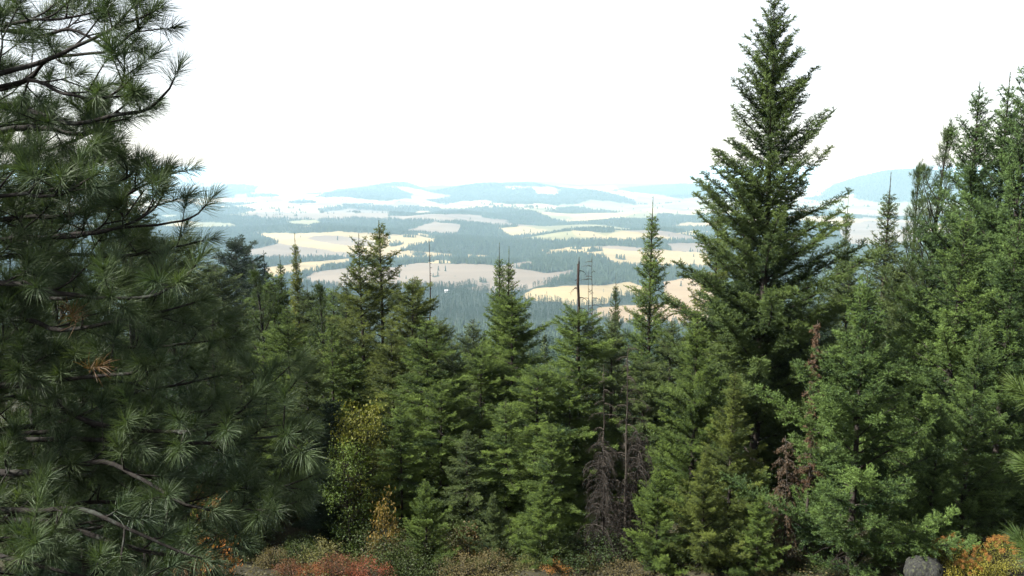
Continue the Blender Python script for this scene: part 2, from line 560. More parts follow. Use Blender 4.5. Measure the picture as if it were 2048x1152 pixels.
# ------------------------------------------------------------------ firs
def fir(seed, H, R, p=0.75, e=(62, 34, 12), curl=10, sag=0.12, clear=0.1, wh=0.34, nb=5, sp=0.085, l2k=0.36, l3=0.10, l3sp=0.075,
        nsp=0.03, nl=0.05, nw=0.012, per=2, up=0.3, jit=0.18, lean=0.0, leader=0.55, inner=0.22, thick=0.45, taper=0.6, tv=0.16, tier=0.14, trunk_r=None, sparse=0.0, twist=0.0):
    r = np.random.default_rng(seed)
    wood, fol = Geo(), Geo()
    tr = trunk_r or 0.0085 * H + 0.025
    zt_ = np.linspace(0, H, 22)
    ph = r.random(4) * 6.28
    tx = 0.012 * H * np.sin(zt_ / H * 3.3 + ph[0]) * (zt_ / H) * 0.6 + lean * zt_
    ty = 0.012 * H * np.sin(zt_ / H * 2.7 + ph[1]) * (zt_ / H) * 0.6
    tx -= tx[0]; ty -= ty[0]
    tube(wood, np.stack([tx, ty, zt_], -1), tr * (1 - zt_ / H) ** 0.85 + 0.006, 8, 0.5)
    z = H - leader
    # leader
    A0 = np.array([[np.interp(H - leader * 1.3, zt_, tx), np.interp(H - leader * 1.3, zt_, ty), H - leader * 1.3]])
    needles(fol, A0, np.array([[0, 0, 1.0]]), np.array([leader * 1.25]), np.array([0.6]), nsp * 0.6, nl * 0.9, nw, r, per, 0)
    A_all, D_all, L_all, T_all = [], [], [], []
    SA, SB, SR = [], [], []
    az0 = r.random() * 6.28
    while z > H * clear:
        f = 1 - z / H
        wsp = wh * (0.75 + 0.5 * r.random())
        k = nb + r.integers(-1, 2)
        az0 += 0.7 + r.random()
        for b in range(k):
            if r.random() < sparse:
                continue
            az = az0 + b * 2 * np.pi / k + r.normal() * 0.22
            zz = z + r.normal() * wsp * tier
            if zz > H - 0.12 or zz < H * clear * 0.9:
                continue
            Lb = R * f ** p * (1 + jit * r.normal())
            if r.random() < 0.12:
                Lb *= 0.6
            Lb = max(0.12, Lb)
            ff = min(1.0, f)
            el = np.interp(ff, [0, 0.45, 1], e) + r.normal() * 6
            n = max(5, int(Lb / 0.16))
            s = np.linspace(0, 1, n)
            ee = np.radians(el - sag * 60 * np.sin(s * 2.2) * (0.4 + ff) + curl * s ** 2 * (0.5 + r.random()))
            aa = az + np.cumsum(r.normal(size=n)) * 0.035
            dd = np.stack([np.cos(ee) * np.cos(aa), np.cos(ee) * np.sin(aa), np.sin(ee)], -1)
            st = Lb / (n - 1)
            pts = np.zeros((n, 3))
            pts[0] = (np.interp(zz, zt_, tx), np.interp(zz, zt_, ty), zz)
            pts[1:] = pts[0] + np.cumsum(dd[:-1] * st, 0)
            br = 0.006 + 0.009 * Lb
            tube(wood, pts, br * (1 - s) ** 0.9 + 0.0025, 4, 0.5)
            tb = 0.5 + tv * r.normal()
            # second order twigs on both sides
            m = max(2, int(Lb * (1 - inner * 0.6) / sp))
            s2 = inner * (0.35 + 0.65 * min(1, Lb)) + (1 - inner) * np.linspace(0, 0.985, m)
            s2 = np.clip(s2 + r.normal(size=m) * 0.3 / m, 0.02, 0.99)
            s2 = np.repeat(s2, 2)
            sg = np.tile([1.0, -1.0], m)
            B = np.stack([np.interp(s2, s, pts[:, c]) for c in range(3)], -1)
            Tn = nrm(np.stack([np.interp(s2, s, dd[:, c]) for c in range(3)], -1))
            sd, upv = perp(Tn)
            an = np.radians(52 + 9 * r.normal(size=2 * m))
            rise = r.normal(size=2 * m) * thick + 0.25 * up
            D2 = nrm(Tn * np.cos(an)[:, None] + sd * (sg * np.sin(an))[:, None] + upv * rise[:, None])
            prof = (1.03 - s2) ** taper * np.clip((s2 - inner * 0.2) / 0.28 + 0.35, 0.25, 1)
            L2 = np.clip(l2k * Lb ** 0.85 * prof * (0.7 + 0.6 * r.random(2 * m)), 0.05, 1.1) + 0.03
            keep = r.random(2 * m) > 0.08 + 0.5 * sparse
            B, D2, L2, s2 = B[keep], D2[keep], L2[keep], s2[keep]
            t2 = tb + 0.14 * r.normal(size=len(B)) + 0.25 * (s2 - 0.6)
            # a droop on long twigs: bend the direction a bit
            D2[:, 2] -= sag * 0.8 * L2
            D2 = nrm(D2)
            A_all.append(B); D_all.append(D2); L_all.append(L2); T_all.append(t2)
            big = L2 > 0.14
            SA.append(B[big]); SB.append(B[big] + D2[big] * L2[big][:, None]); SR.append(0.0025 + 0.004 * L2[big])
            # branch tip itself
            A_all.append(pts[-2:-1]); D_all.append(dd[-2:-1]); L_all.append(np.array([st * 1.6])); T_all.append(np.array([tb + 0.15]))
            # third order
            K = int(max(1, L2.max() / l3sp))
            u = (np.arange(K) + 0.6)[None] * l3sp / L2[:, None]
            ok = u < 0.93
            ii, kk = np.nonzero(ok)
            if len(ii):
                uu = u[ii, kk]
                for sgn in (1.0, -1.0):
                    B3 = B[ii] + D2[ii] * (L2[ii] * uu)[:, None]
                    s3, u3 = perp(D2[ii])
                    a3 = np.radians(48 + 12 * r.normal(size=len(ii)))
                    D3 = nrm(D2[ii] * np.cos(a3)[:, None] + s3 * (sgn * np.sin(a3))[:, None] + u3 * (r.normal(size=len(ii)) * 0.35 + 0.12 * up)[:, None])
                    L3 = np.clip(l3 * (0.55 + 0.9 * r.random(len(ii))) * (1.15 - 0.6 * uu) + 0.18 * (L2[ii] * (1 - uu)) * 0.6, 0.03, 0.45)
                    q = r.random(len(ii)) > 0.12
                    A_all.append(B3[q]); D_all.append(D3[q]); L_all.append(L3[q]); T_all.append(t2[ii][q] + 0.1 * (uu[q] - 0.3))
        z -= wsp * (0.55 + 0.55 * min(1, f * 1.6))
    A = np.concatenate(A_all); D = np.concatenate(D_all); L = np.concatenate(L_all); T = np.concatenate(T_all)
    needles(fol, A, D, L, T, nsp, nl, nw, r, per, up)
    segs(wood, np.concatenate(SA), np.concatenate(SB), np.concatenate(SR), 0.5)
    # dead stubs low on the trunk
    for _ in range(int(10 + H)):
        zz = H * r.random() * max(0.12, clear)
        az = r.random() * 6.28
        ln = 0.3 + 0.9 * r.random()
        a = np.array([np.interp(zz, zt_, tx), np.interp(zz, zt_, ty), zz])
        tube(wood, [a, a + np.array([math.cos(az), math.sin(az), -0.15]) * ln * 0.6, a + np.array([math.cos(az), math.sin(az), -0.35]) * ln], [0.014, 0.009, 0.003], 3)
    return wood, fol


PROTO = {}


def proto(key, **kw):
    w, f = fir(**kw)
    print('PROTO', key, w.tris(), f.tris())
    PROTO[key] = (w.mesh('trunk', True), f.mesh('crown'), kw['H'])
    PROTO[key][0].materials.append(M_BARK)
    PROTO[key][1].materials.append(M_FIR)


proto('big', seed=11, H=18.6, R=5.3, p=0.74, e=(55, 36, 14), curl=6, sag=0.05, clear=0.02, wh=0.56, nb=6, sp=0.075, l2k=0.19, l3=0.11, l3sp=0.085,
      per=3, nsp=0.0248, nl=0.057, nw=0.0143, up=0.4, jit=0.12, leader=0.6, inner=0.08, thick=0.5, taper=0.4, tv=.2)
proto('asc1', seed=21, H=12.0, R=3.5, p=0.84, e=(48, 36, 22), curl=8, sag=0.04, clear=0.02, wh=0.50, nb=6, sp=0.08, l2k=0.21, l3=0.10, l3sp=0.08,
      per=3, nsp=0.0260, nl=0.053, nw=0.0136, up=0.4, inner=0.15, thick=0.55, taper=0.4, jit=.2, tv=.2)
proto('asc2', seed=22, H=12.0, R=3.1, p=0.80, e=(50, 38, 22), curl=10, sag=0.03, clear=0.02, wh=0.50, nb=6, sp=0.08, l2k=0.21, l3=0.10, l3sp=0.08,
      per=3, nsp=0.0260, nl=0.053, nw=0.0136, up=0.4, inner=0.15, thick=0.55, taper=0.4, jit=.2, tv=.2)
proto('young', seed=25, H=8.0, R=2.55, p=0.72, e=(64, 40, 20), curl=8, sag=0.03, clear=0.01, wh=0.38, nb=6, sp=0.068, l2k=0.23, l3=0.09, l3sp=0.07,
      per=3, nsp=0.0223, nl=0.046, nw=0.0116, up=0.45, inner=0.15, thick=0.6, taper=0.4, jit=.22, tv=.19)
proto('lay1', seed=31, H=11.5, R=2.9, p=0.62, e=(48, 14, -6), curl=12, sag=0.22, clear=0.05, wh=0.52, nb=6, sp=0.08, l2k=0.36, l3=0.10, l3sp=0.08,
      per=3, nsp=0.0260, nl=0.048, nw=0.0143, up=0.25, sparse=0.05, leader=0.5, thick=0.3, inner=0.15, taper=.5, tv=.2, jit=.24)
proto('lay2', seed=32, H=11.5, R=3.2, p=0.55, e=(45, 12, -8), curl=14, sag=0.25, clear=0.03, wh=0.50, nb=6, sp=0.08, l2k=0.36, l3=0.10, l3sp=0.08,
      per=3, nsp=0.0260, nl=0.048, nw=0.0143, up=0.25, sparse=0.05, thick=0.3, inner=0.15, taper=.5, tv=.2, jit=.24)
proto('open', seed=41, H=15.0, R=3.1, p=0.66, e=(50, 22, -4), curl=14, sag=0.22, clear=0.08, wh=0.42, nb=5, sp=0.10, l2k=0.34, l3=0.12, l3sp=0.09,
      per=3, nsp=0.0310, nl=0.060, nw=0.0163, up=0.15, sparse=0.06, jit=0.3, leader=0.7, thick=0.4)
proto('thin', seed=51, H=13.0, R=2.5, p=0.85, e=(52, 24, 4), curl=8, sag=0.12, clear=0.05, wh=0.34, nb=6, sp=0.10, l2k=0.34, l3=0.11, l3sp=0.09,
      nsp=0.0310, nl=0.057, nw=0.0170, up=0.3, leader=1.0, thick=0.4)
proto('spire', seed=61, H=14.0, R=1.6, p=0.62, e=(58, 38, 20), curl=6, sag=0.06, clear=0.05, wh=0.36, nb=6, sp=0.14, l2k=0.42, l3=0.14, l3sp=0.12,
      nsp=0.07, nl=0.09, nw=0.036, up=0.3, leader=0.9)
# low detail kinds for the slope below
for k_, sd_, R_ in (('far1', 71, 2.6), ('far2', 72, 2.1), ('far3', 73, 3.0)):
    proto(k_, seed=sd_, H=18.0, R=R_, p=0.7, e=(45, 18, -5), curl=10, sag=0.12, clear=0.12, wh=0.75, nb=6, sp=0.34, l2k=0.40, l3=0.3, l3sp=0.4,
          nsp=0.24, nl=0.34, nw=0.17, per=2, up=0.2, leader=1.0)
FARM = []
for sd_, R_, e_ in ((91, 2.5, (40, 15, -10)), (92, 2.0, (40, 10, -15)), (93, 3.0, (45, 25, 0)), (94, 2.7, (40, 15, -5))):
    w_, f_ = fir(seed=sd_, H=18.0, R=R_, p=0.62, e=e_, clear=0.12, wh=1.5, nb=5, sp=0.9, l2k=0.4, l3=0.4, l3sp=3.0, nsp=0.62, nl=0.75, nw=0.55, per=1, up=0.1, leader=1.2, jit=.25)
    FARM.append((np.concatenate(f_.v), np.concatenate(f_.f), np.concatenate(f_.t)))
    print('FARM', f_.tris())

OLIVE = (0.052, 0.077, 0.019)
GREEN = (0.050, 0.087, 0.021)
BLUEG = (0.041, 0.077, 0.023)
DARK = (0.015, 0.031, 0.020)  # own green of the dark firs, also puts shade into fill trees
MIDG = (0.038, 0.062, 0.023)
YELG = (0.070, 0.092, 0.022)


def place(key, px, tip, D, col, label, group, wf=1.0, rot=None, name='fir_tree', h=None):
    p = at(px, tip, D)
    z0 = gz(p[0], p[1])
    H = h or (p[2] - z0)
    wm, fm, H0 = PROTO[key]
    t = empty(name, (p[0], p[1], p[2] - H))
    s = H / H0
    t.scale = (s * wf, s * wf, s)
    t.rotation_euler = (0, 0, rng.random() * 6.28 if rot is None else rot)
    tag(t, label, 'tree', group)
    a = bpy.data.objects.new('trunk', wm); COL.objects.link(a); a.parent = t
    b = bpy.data.objects.new('crown', fm); COL.objects.link(b); b.parent = t
    b.color = (*col, 1)
    return t


GF = 'firs in front of the viewpoint'
TREES = [
    # right
    ('big', 1552, -14, 26, (0.042, 0.072, 0.022), 'tallest fir, its pointed top rising to the upper edge of the picture', 1.0, 0.4),
    ('young', 1738, 545, 18.8, BLUEG, 'bright blue green young fir in front, bushy to the ground, left of the grey boulder', 1.0, 1.0),
    ('asc1', 1966, 160, 29, (0.036, 0.070, 0.025), 'tall green fir with a bare spike top, leftmost of the tall right hand group', 0.85, 2.0),
    ('asc2', 2018, 143, 30, (0.036, 0.070, 0.025), 'tall fir with a thin forked spike top between its two equally tall neighbours', 0.9, 3.0),
    ('asc1', 2066, 110, 27, (0.036, 0.070, 0.025), 'tall fir cut by the right edge of the picture, only its left twigs in view', 0.85, 4.1),
    ('asc1', 1930, 420, 23.5, (0.043, 0.079, 0.023), 'broad green fir with long upswept boughs below the spike topped firs', 1.15, 5.0),
    ('asc2', 2040, 420, 22.5, BLUEG, 'broad blue green fir by the right edge above the orange shrub', 1.1, 0.6),
    ('asc1', 1850, 560, 26, (0.041, 0.074, 0.022), 'mid green fir filling the gap between the young fir and the broad upswept fir', 1.0, 2.6),
    ('asc2', 1960, 640, 20.5, (0.040, 0.074, 0.022), 'dark lower fir behind the orange shrub and boulder', 1.0, 1.7),
    ('thin', 1778, 343, 36, MIDG, 'small narrow fir standing clear against the wooded butte', 0.92, 0.2),
    ('thin', 1695, 388, 52, MIDG, 'thin sparse fir tip seen past the right boughs of the tallest fir', 0.5, 0.9),
    ('thin', 1492, 392, 52, MIDG, 'thin fir tip seen through the left boughs of the tallest fir', 0.55, 1.9),
    ('open', 1440, 402, 33, OLIVE, 'olive fir with drooping tip tucked behind the left side of the tallest fir', 0.8, 2.9),
    ('asc2', 1395, 610, 24, GREEN, 'bright green fir in front of the lower left boughs of the tallest fir', 1.0, 3.6),
    ('asc1', 1470, 740, 22, OLIVE, 'low olive fir leaning on the foot of the tallest fir', 1.0, 4.4),
    ('lay2', 1640, 600, 32, DARK, 'dark shaded fir behind the rusty dead fir', 1.0, 5.4),  # fill tree, darkness of the gap put into its needle colour
    ('lay1', 1700, 520, 34, MIDG, 'mid green fir behind the tip of the bright young fir', 1.0, 0.5),
    ('lay2', 1810, 520, 33, MIDG, 'fir just below the small narrow fir in front of the butte', 1.0, 1.5),
    ('lay1', 1345, 640, 31, MIDG, 'dark fir between the narrow pointed fir and the tallest fir', 1.0, 2.2),
    ('thin', 1308, 392, 36, GREEN, 'narrow pointed fir with a long bare leader, right of the dead snags', 0.86, 3.1),
    ('thin', 1231, 545, 48, MIDG, 'small slim fir with a tufted top left of the narrow pointed fir', 0.62, 0.0),
    ('young', 1318, 930, 20.0, GREEN, 'short bright fir at the foot of the taller bare tree', 1.1, 0.3),
    ('young', 1412, 900, 19.6, OLIVE, 'short olive fir in front of the low olive fir', 1.05, 1.3),
    ('young', 1520, 985, 19.3, GREEN, 'short fir between the tallest fir and the bright young fir', 1.1, 2.3),
    ('young', 1085, 960, 20.5, GREEN, 'short fir left of the twig tangle', 1.1, 3.3),
    ('young', 985, 985, 20.8, MIDG, 'short fir above the dry tan shrubs at the centre', 1.1, 4.3),
    ('young', 850, 960, 21.2, GREEN, 'short fir in front of the fir with a visible trunk', 1.1, 5.3),
    ('asc2', 1880, 800, 19.6, BLUEG, 'low blue green fir close behind the boulder', 1.1, 2.2),
    # centre
    ('thin', 996, 484, 33, GREEN, 'left stem of the twin topped fir in the middle of the view', 0.78, 0.8),
    ('thin', 1017, 492, 33.6, GREEN, 'right stem of the twin topped fir in the middle of the view', 0.84, 2.5),
    ('lay2', 1022, 588, 32, GREEN, 'wide lower fir right under the twin tops in the middle of the view', 1.10, 1.9),
    ('lay2', 1158, 612, 28, GREEN, 'bushy round topped fir below the broken charred snag', 1.22, 1.2),
    ('lay1', 850, 632, 27, GREEN, 'layered fir with a visible grey trunk right of the yellowing broadleaf tree', 1.16, 0.0),
    ('lay1', 903, 682, 28, MIDG, 'slim layered fir just right of the fir with a visible trunk', 0.99, 1.1),
    ('lay2', 960, 690, 30, GREEN, 'fir below the left side of the twin topped fir', 1.16, 3.0),
    ('lay2', 1075, 730, 26, GREEN, 'low green fir between the twin topped fir and the round topped fir', 1.22, 4.0),
    ('lay1', 1010, 800, 24, GREEN, 'low bright fir in the middle of the front row', 1.28, 5.0),
    ('lay2', 1105, 850, 22.5, GREEN, 'lowest front fir left of the bare lichen hung trees', 1.10, 0.4),
    ('lay1', 935, 860, 23.5, MIDG, 'low shaded fir in the front row right of the orange leaved sapling', 1.16, 2.8),
    ('lay1', 1225, 640, 30, MIDG, 'fir with dark lower boughs behind the two bare trees', 1.10, 3.9),
    ('lay2', 1290, 720, 27, MIDG, 'dark fir right behind the taller bare tree', 1.04, 4.9),
    ('lay1', 800, 800, 24, GREEN, 'low layered fir between the broadleaf tree and the fir with a visible trunk', 0.99, 1.3),
    ('lay2', 560, 650, 35, GREEN, 'full green fir behind the young fir with star shaped sprays', 1.2, 0.7),
    ('lay1', 705, 690, 33, GREEN, 'full fir between the open crowned pair and the broadleaf tree', 1.2, 1.8),
    ('lay2', 880, 760, 25.5, GREEN, 'broad fir right in front of the slim layered fir', 1.1, 2.9),
    ('lay1', 1140, 760, 26, GREEN, 'broad fir in front of the round topped fir below the charred snag', 1.15, 4.1),
    ('lay2', 470, 610, 44, MIDG, 'full fir beside the bushy pine below the dark dense fir', 1.2, 5.1),
    ('lay2', 1585, 610, 29.5, DARK, 'dark shaded fir hidden right behind the trunk of the tallest fir', 1.3, 1.1),  # added to darken behind the trunk; shade is in its needle colour
    ('lay2', 1500, 560, 30, MIDG, 'fir behind the left boughs of the tallest fir', 1.15, 2.0),
    ('lay2', 435, 530, 60, MIDG, 'full fir at the left end of the treeline beside the big pine', 1.2, 0.4),
    ('lay1', 545, 545, 55, GREEN, 'full fir below the short dark tip of the treeline', 1.25, 1.4),
    ('lay2', 622, 580, 50, MIDG, 'full fir below the small fir tip right of the slender spire', 1.25, 2.4),
    ('lay1', 668, 572, 47, GREEN, 'full fir between the bushy pine and the open crowned pair', 1.2, 3.4),
    ('lay2', 872, 640, 42, MIDG, 'full fir at the foot of the thin bare grey pole', 1.15, 4.4),
    ('lay1', 945, 640, 44, MIDG, 'fir between the bare grey pole and the twin topped fir', 1.15, 5.4),
    # centre left
    ('open', 757, 440, 37, OLIVE, 'taller of the two open crowned firs in front of the wheat field', 1.10, 0.3),
    ('open', 721, 466, 36, OLIVE, 'shorter and thinner of the two open crowned firs in front of the wheat field', 0.99, 2.1),
    ('lay2', 822, 556, 35, OLIVE, 'rounded fir at the right shoulder of the open crowned pair', 0.99, 3.3),
    ('open', 690, 560, 38, MIDG, 'fir half hidden on the left of the open crowned pair', 1.04, 4.3),
    ('open', 660, 640, 33, GREEN, 'green fir with pale drooping boughs below the open crowned pair', 1.04, 5.3),
    ('lay1', 780, 650, 31, OLIVE, 'olive fir with drooping sprays above the broadleaf tree', 1.10, 0.1),
    ('spire', 592, 466, 50, YELG, 'slender yellow green spire left of the open crowned pair', 0.72, 1.6),
    ('spire', 560, 508, 56, MIDG, 'short dark tip left of the slender yellow green spire', 0.9, 2.6),
    ('thin', 612, 560, 60, MIDG, 'small fir tip right of the slender yellow green spire', 0.8, 0.7),
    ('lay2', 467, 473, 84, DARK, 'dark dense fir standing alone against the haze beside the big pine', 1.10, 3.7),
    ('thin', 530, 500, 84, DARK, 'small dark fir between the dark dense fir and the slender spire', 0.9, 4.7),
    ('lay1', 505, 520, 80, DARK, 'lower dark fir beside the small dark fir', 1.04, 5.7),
    ('lay1', 572, 610, 31, GREEN, 'young fir with pale star shaped sprays above the pine tufts', 0.87, 0.9),
    ('lay2', 610, 700, 29, MIDG, 'fir behind the outermost tufts of the big pine', 1.04, 1.4),
    ('lay2', 660, 800, 26, DARK, 'dark shaded fir left of the yellowing broadleaf tree', 0.99, 2.4),  # shadow beside the pine put into the dark needle colour
    ('lay1', 380, 490, 55, MIDG, 'fir tip seen right under the long tuft of the big pine', 1.04, 3.4),
    ('lay2', 345, 470, 42, MIDG, 'fir beside the right flank of the big pine', 1.04, 4.6),
    ('open', 240, 300, 24, MIDG, 'fir seen through the middle boughs of the big pine', 1.16, 0.2),
    ('open', 95, 330, 22, MIDG, 'fir seen through the left boughs of the big pine', 1.16, 1.2),
    ('lay2', 320, 640, 27, MIDG, 'fir hidden behind the lower right boughs of the big pine', 1.16, 2.2),
    ('lay1', 480, 690, 27, MIDG, 'fir behind the lower right tufts of the big pine', 1.04, 3.2),
    ('lay2', 150, 640, 24, DARK, 'dark fir behind the lower left boughs of the big pine', 1.16, 4.2),
]
for key, px, tip, D, col, label, wf, rot in TREES:
    place(key, px, tip, D, col, label, GF, wf, rot)

# the slope below: individual firs up to 300, the rest one wood
r = np.random.default_rng(99)
pts = []
tries = 0
while len(pts) < 1150 and tries < 60000:
    tries += 1
    D = math.sqrt(92 ** 2 + r.random() * (640 ** 2 - 92 ** 2))
    px = 330 + r.random() * 1480
    x = (px - 1024) / F * D
    ok = True
    for (a, b) in pts:
        if (a - x) ** 2 + (b - D) ** 2 < 36:
            ok = False
            break
    if ok:
        pts.append((x, D))
pts.sort(key=lambda q: q[1])
SLOPE_COLS = [(0.026, 0.052, 0.034), (0.032, 0.058, 0.030), (0.024, 0.046, 0.034), (0.040, 0.062, 0.030)]
wood_bits = []
for i, (x, y) in enumerate(pts):
    H = 11 + 9 * r.random()
    z = gz(x, y)
    key = ('far1', 'far2', 'far3')[r.integers(3)]
    wm, fm, H0 = PROTO[key]
    if i < 280:
        t = empty('fir_tree', (x, y, z - 0.2))
        t.scale = (H / H0 * (0.8 + 0.3 * r.random()),) * 2 + (H / H0,)
        t.rotation_euler = (0, 0, r.random() * 6.28)
        tag(t, 'small bluish green fir in the wood on the slope below the front trees', 'tree', 'firs of the wood on the slope below')
        a = bpy.data.objects.new('trunk', wm); COL.objects.link(a); a.parent = t
        b = bpy.data.objects.new('crown', fm); COL.objects.link(b); b.parent = t
        b.color = (*SLOPE_COLS[r.integers(4)], 1)
    else:
        wood_bits.append((x, y, z, H))

# ------------------------------------------------------------------ far woods
r = np.random.default_rng(5)


def merged_trees(name, P, Hh, col, label):
    g = Geo()
    kind = r.integers(0, len(FARM), len(P))
    for k, (v, f, t) in enumerate(FARM):
        ii = np.nonzero(kind == k)[0]
        n = len(ii)
        if not n:
            continue
        a = r.random(n) * 6.28
        s = Hh[ii] / 18.0
        w = s * (0.8 + 0.5 * r.random(n))
        c, sn = np.cos(a), np.sin(a)
        V = np.stack([(v[None, :, 0] * c[:, None] - v[None, :, 1] * sn[:, None]) * w[:, None] + P[ii, 0][:, None],
                      (v[None, :, 0] * sn[:, None] + v[None, :, 1] * c[:, None]) * w[:, None] + P[ii, 1][:, None],
                      v[None, :, 2] * s[:, None] + P[ii, 2][:, None]], -1).reshape(-1, 3)
        Fc = (f[None] + (np.arange(n) * len(v))[:, None, None]).reshape(-1, 3)
        T = np.clip((t[None] + 0.15 * r.normal(size=n)[:, None]), 0, 1).reshape(-1)
        g.add(V, Fc, T)
    print('MERGED', name, len(P), g.tris())
    o = g.build(name, M_FAR)
    o.color = (*col, 1)
    tag(o, label, 'forest', None, 'stuff')
    return o


def far_tree_mesh(name, P, Hh, Wd, label):
    """one jagged three tiered cone per tree, all in one mass"""
    n = len(P)
    g = Geo()
    tint = np.clip(0.5 + 0.2 * r.normal(size=n), 0, 1)
    for (z0, z1, w0) in ((0.02, 0.50, 1.0), (0.30, 0.78, 0.74), (0.58, 1.0, 0.48)):
        k = 5
        a0 = r.random(n) * 6.28
        ring = []
        for j in range(k):
            an = a0 + j * 2 * np.pi / k
            w = Wd * w0 * (0.7 + 0.6 * r.random(n))
            ring.append(np.stack([P[:, 0] + w * np.cos(an), P[:, 1] + w * np.sin(an), P[:, 2] + Hh * (z0 + 0.08 * r.random(n))], -1))
        apex = np.stack([P[:, 0], P[:, 1], P[:, 2] + Hh * z1], -1)
        v = np.stack(ring + [apex], 1).reshape(-1, 3)
        b = np.arange(n)[:, None, None] * (k + 1)
        f = (b + np.array([[j, (j + 1) % k, k] for j in range(k)])[None]).reshape(-1, 3)
        g.add(v, f, np.repeat(tint, k + 1))
    o = g.build(name, M_FAR)
    o.color = (0.034, 0.052, 0.030, 1)
    tag(o, label, 'forest', None, 'stuff')
    return o


def cand(d0, d1, spacing, x0=-150, x1=2150):
    area = 0.5 * (d1 ** 2 - d0 ** 2) * (x1 - x0) / F
    n = int(area / spacing ** 2)
    D = np.sqrt(d0 ** 2 + r.random(n) * (d1 ** 2 - d0 ** 2))
    X = ((x0 + r.random(n) * (x1 - x0)) - 1024) / F * D
    return X, D


P_, H_, W_ = [], [], []
for d0, d1, spc, x0, x1 in ((1850, 2650, 10.5, 300, 1450), (640, 1850, 14, -150, 2150), (1850, 2650, 11, -150, 300), (1850, 2650, 11, 1450, 2150),
                            (2650, 3200, 9.5, -150, 2150), (3200, 4600, 11, -150, 2150), (4600, 7000, 15, -150, 2150), (7000, 13000, 27, -150, 2150)):
    X, Y = cand(d0, d1, spc, x0, x1)
    Z = ground(X, Y)
    c = cover(X, Y, Z)
    k = (c == FO) | (r.random(len(X)) < 0.003)
    # thin the woods in places
    thin = np.sin(X / 160 + 2 * np.sin(Y / 210)) + np.sin(Y / 130 + X / 330)
    k &= (r.random(len(X)) < np.clip(1.1 - 0.35 * (thin > 1.1), 0, 1))
    X, Y, Z = X[k], Y[k], Z[k]
    n = len(X)
    h = (12 + 12 * r.random(n)) * (1 + (spc > 20) * 0.15)
    P_.append(np.stack([X, Y, Z], -1)); H_.append(h); W_.append(np.maximum(h * (0.14 + 0.08 * r.random(n)), spc * 0.33))
if wood_bits:
    wb = np.array(wood_bits)
    merged_trees('slope_wood', wb[:, :3], wb[:, 3], (0.028, 0.050, 0.030), 'dark green wood of firs on the lower slope above the valley')
print('FAR', [len(a) for a in P_])
merged_trees('near_valley_wood', P_[0], H_[0], (0.030, 0.050, 0.030), 'hazy wood of firs at the near side of the valley floor')
far_tree_mesh('valley_woods', np.concatenate(P_[1:]), np.concatenate(H_[1:]), np.concatenate(W_[1:]), 'hazy blue woods in patches between the valley fields')


# ------------------------------------------------------------------ pines
def tufts(g, P, D, r, n=150, ax=0.13, nl=0.17, nw=0.0026, tint=None, segs_=2):
    """brushes of long needles at shoot ends; P base, D direction"""
    m = len(P)
    idx = np.repeat(np.arange(m), n)
    k = len(idx)
    u = r.random(k) ** 0.8
    a, b = perp(D[idx])
    th = r.random(k) * 6.28
    rad = a * np.cos(th)[:, None] + b * np.sin(th)[:, None]
    w = np.radians(78 - 56 * u + 10 * r.normal(size=k))
    d = nrm(D[idx] * np.cos(w)[:, None] + rad * np.sin(w)[:, None])
    base = P[idx] + D[idx] * (ax * u)[:, None]
    ln = (nl * (0.72 + 0.45 * r.random(k)))[:, None]
    mid = base + d * ln * 0.55
    d2 = d + D[idx] * 0.16
    d2[:, 2] -= 0.10 + 0.25 * r.random(k)
    d2 += r.normal(size=(k, 3)) * 0.10
    tip = mid + nrm(d2) * ln * 0.45
    sd = nrm(np.cross(d, r.normal(size=(k, 3)))) * (nw * 0.5)
    v = np.stack([base - sd, base + sd, mid - sd, mid + sd, tip], 1).reshape(-1, 3)
    i = np.arange(k)[:, None, None] * 5
    f = (i + np.array([[0, 1, 3], [0, 3, 2], [2, 3, 4]])[None]).reshape(-1, 3)
    tt = (np.full(m, 0.5) if tint is None else tint)[idx] + 0.1 * r.normal(size=k)
    tv = np.stack([tt - 0.1, tt - 0.1, tt, tt, tt + 0.2], 1).reshape(-1)
    g.add(v, f, np.clip(tv, 0, 1))


def smooth_path(pts, n):
    pts = np.asarray(pts, float)
    t = np.concatenate([[0], np.cumsum(np.linalg.norm(np.diff(pts, axis=0), axis=1))])
    # Catmull-Rom through the points
    P = np.vstack([2 * pts[0] - pts[1], pts, 2 * pts[-1] - pts[-2]])
    out = []
    for s in np.linspace(0, t[-1] - 1e-6, n):
        i = min(len(t) - 2, int(np.searchsorted(t, s, 'right') - 1))
        u = (s - t[i]) / (t[i + 1] - t[i])
        p0, p1, p2, p3 = P[i], P[i + 1], P[i + 2], P[i + 3]
        out.append(0.5 * ((2 * p1) + (-p0 + p2) * u + (2 * p0 - 5 * p1 + 4 * p2 - p3) * u ** 2 + (-p0 + 3 * p1 - 3 * p2 + p3) * u ** 3))
    return np.array(out)


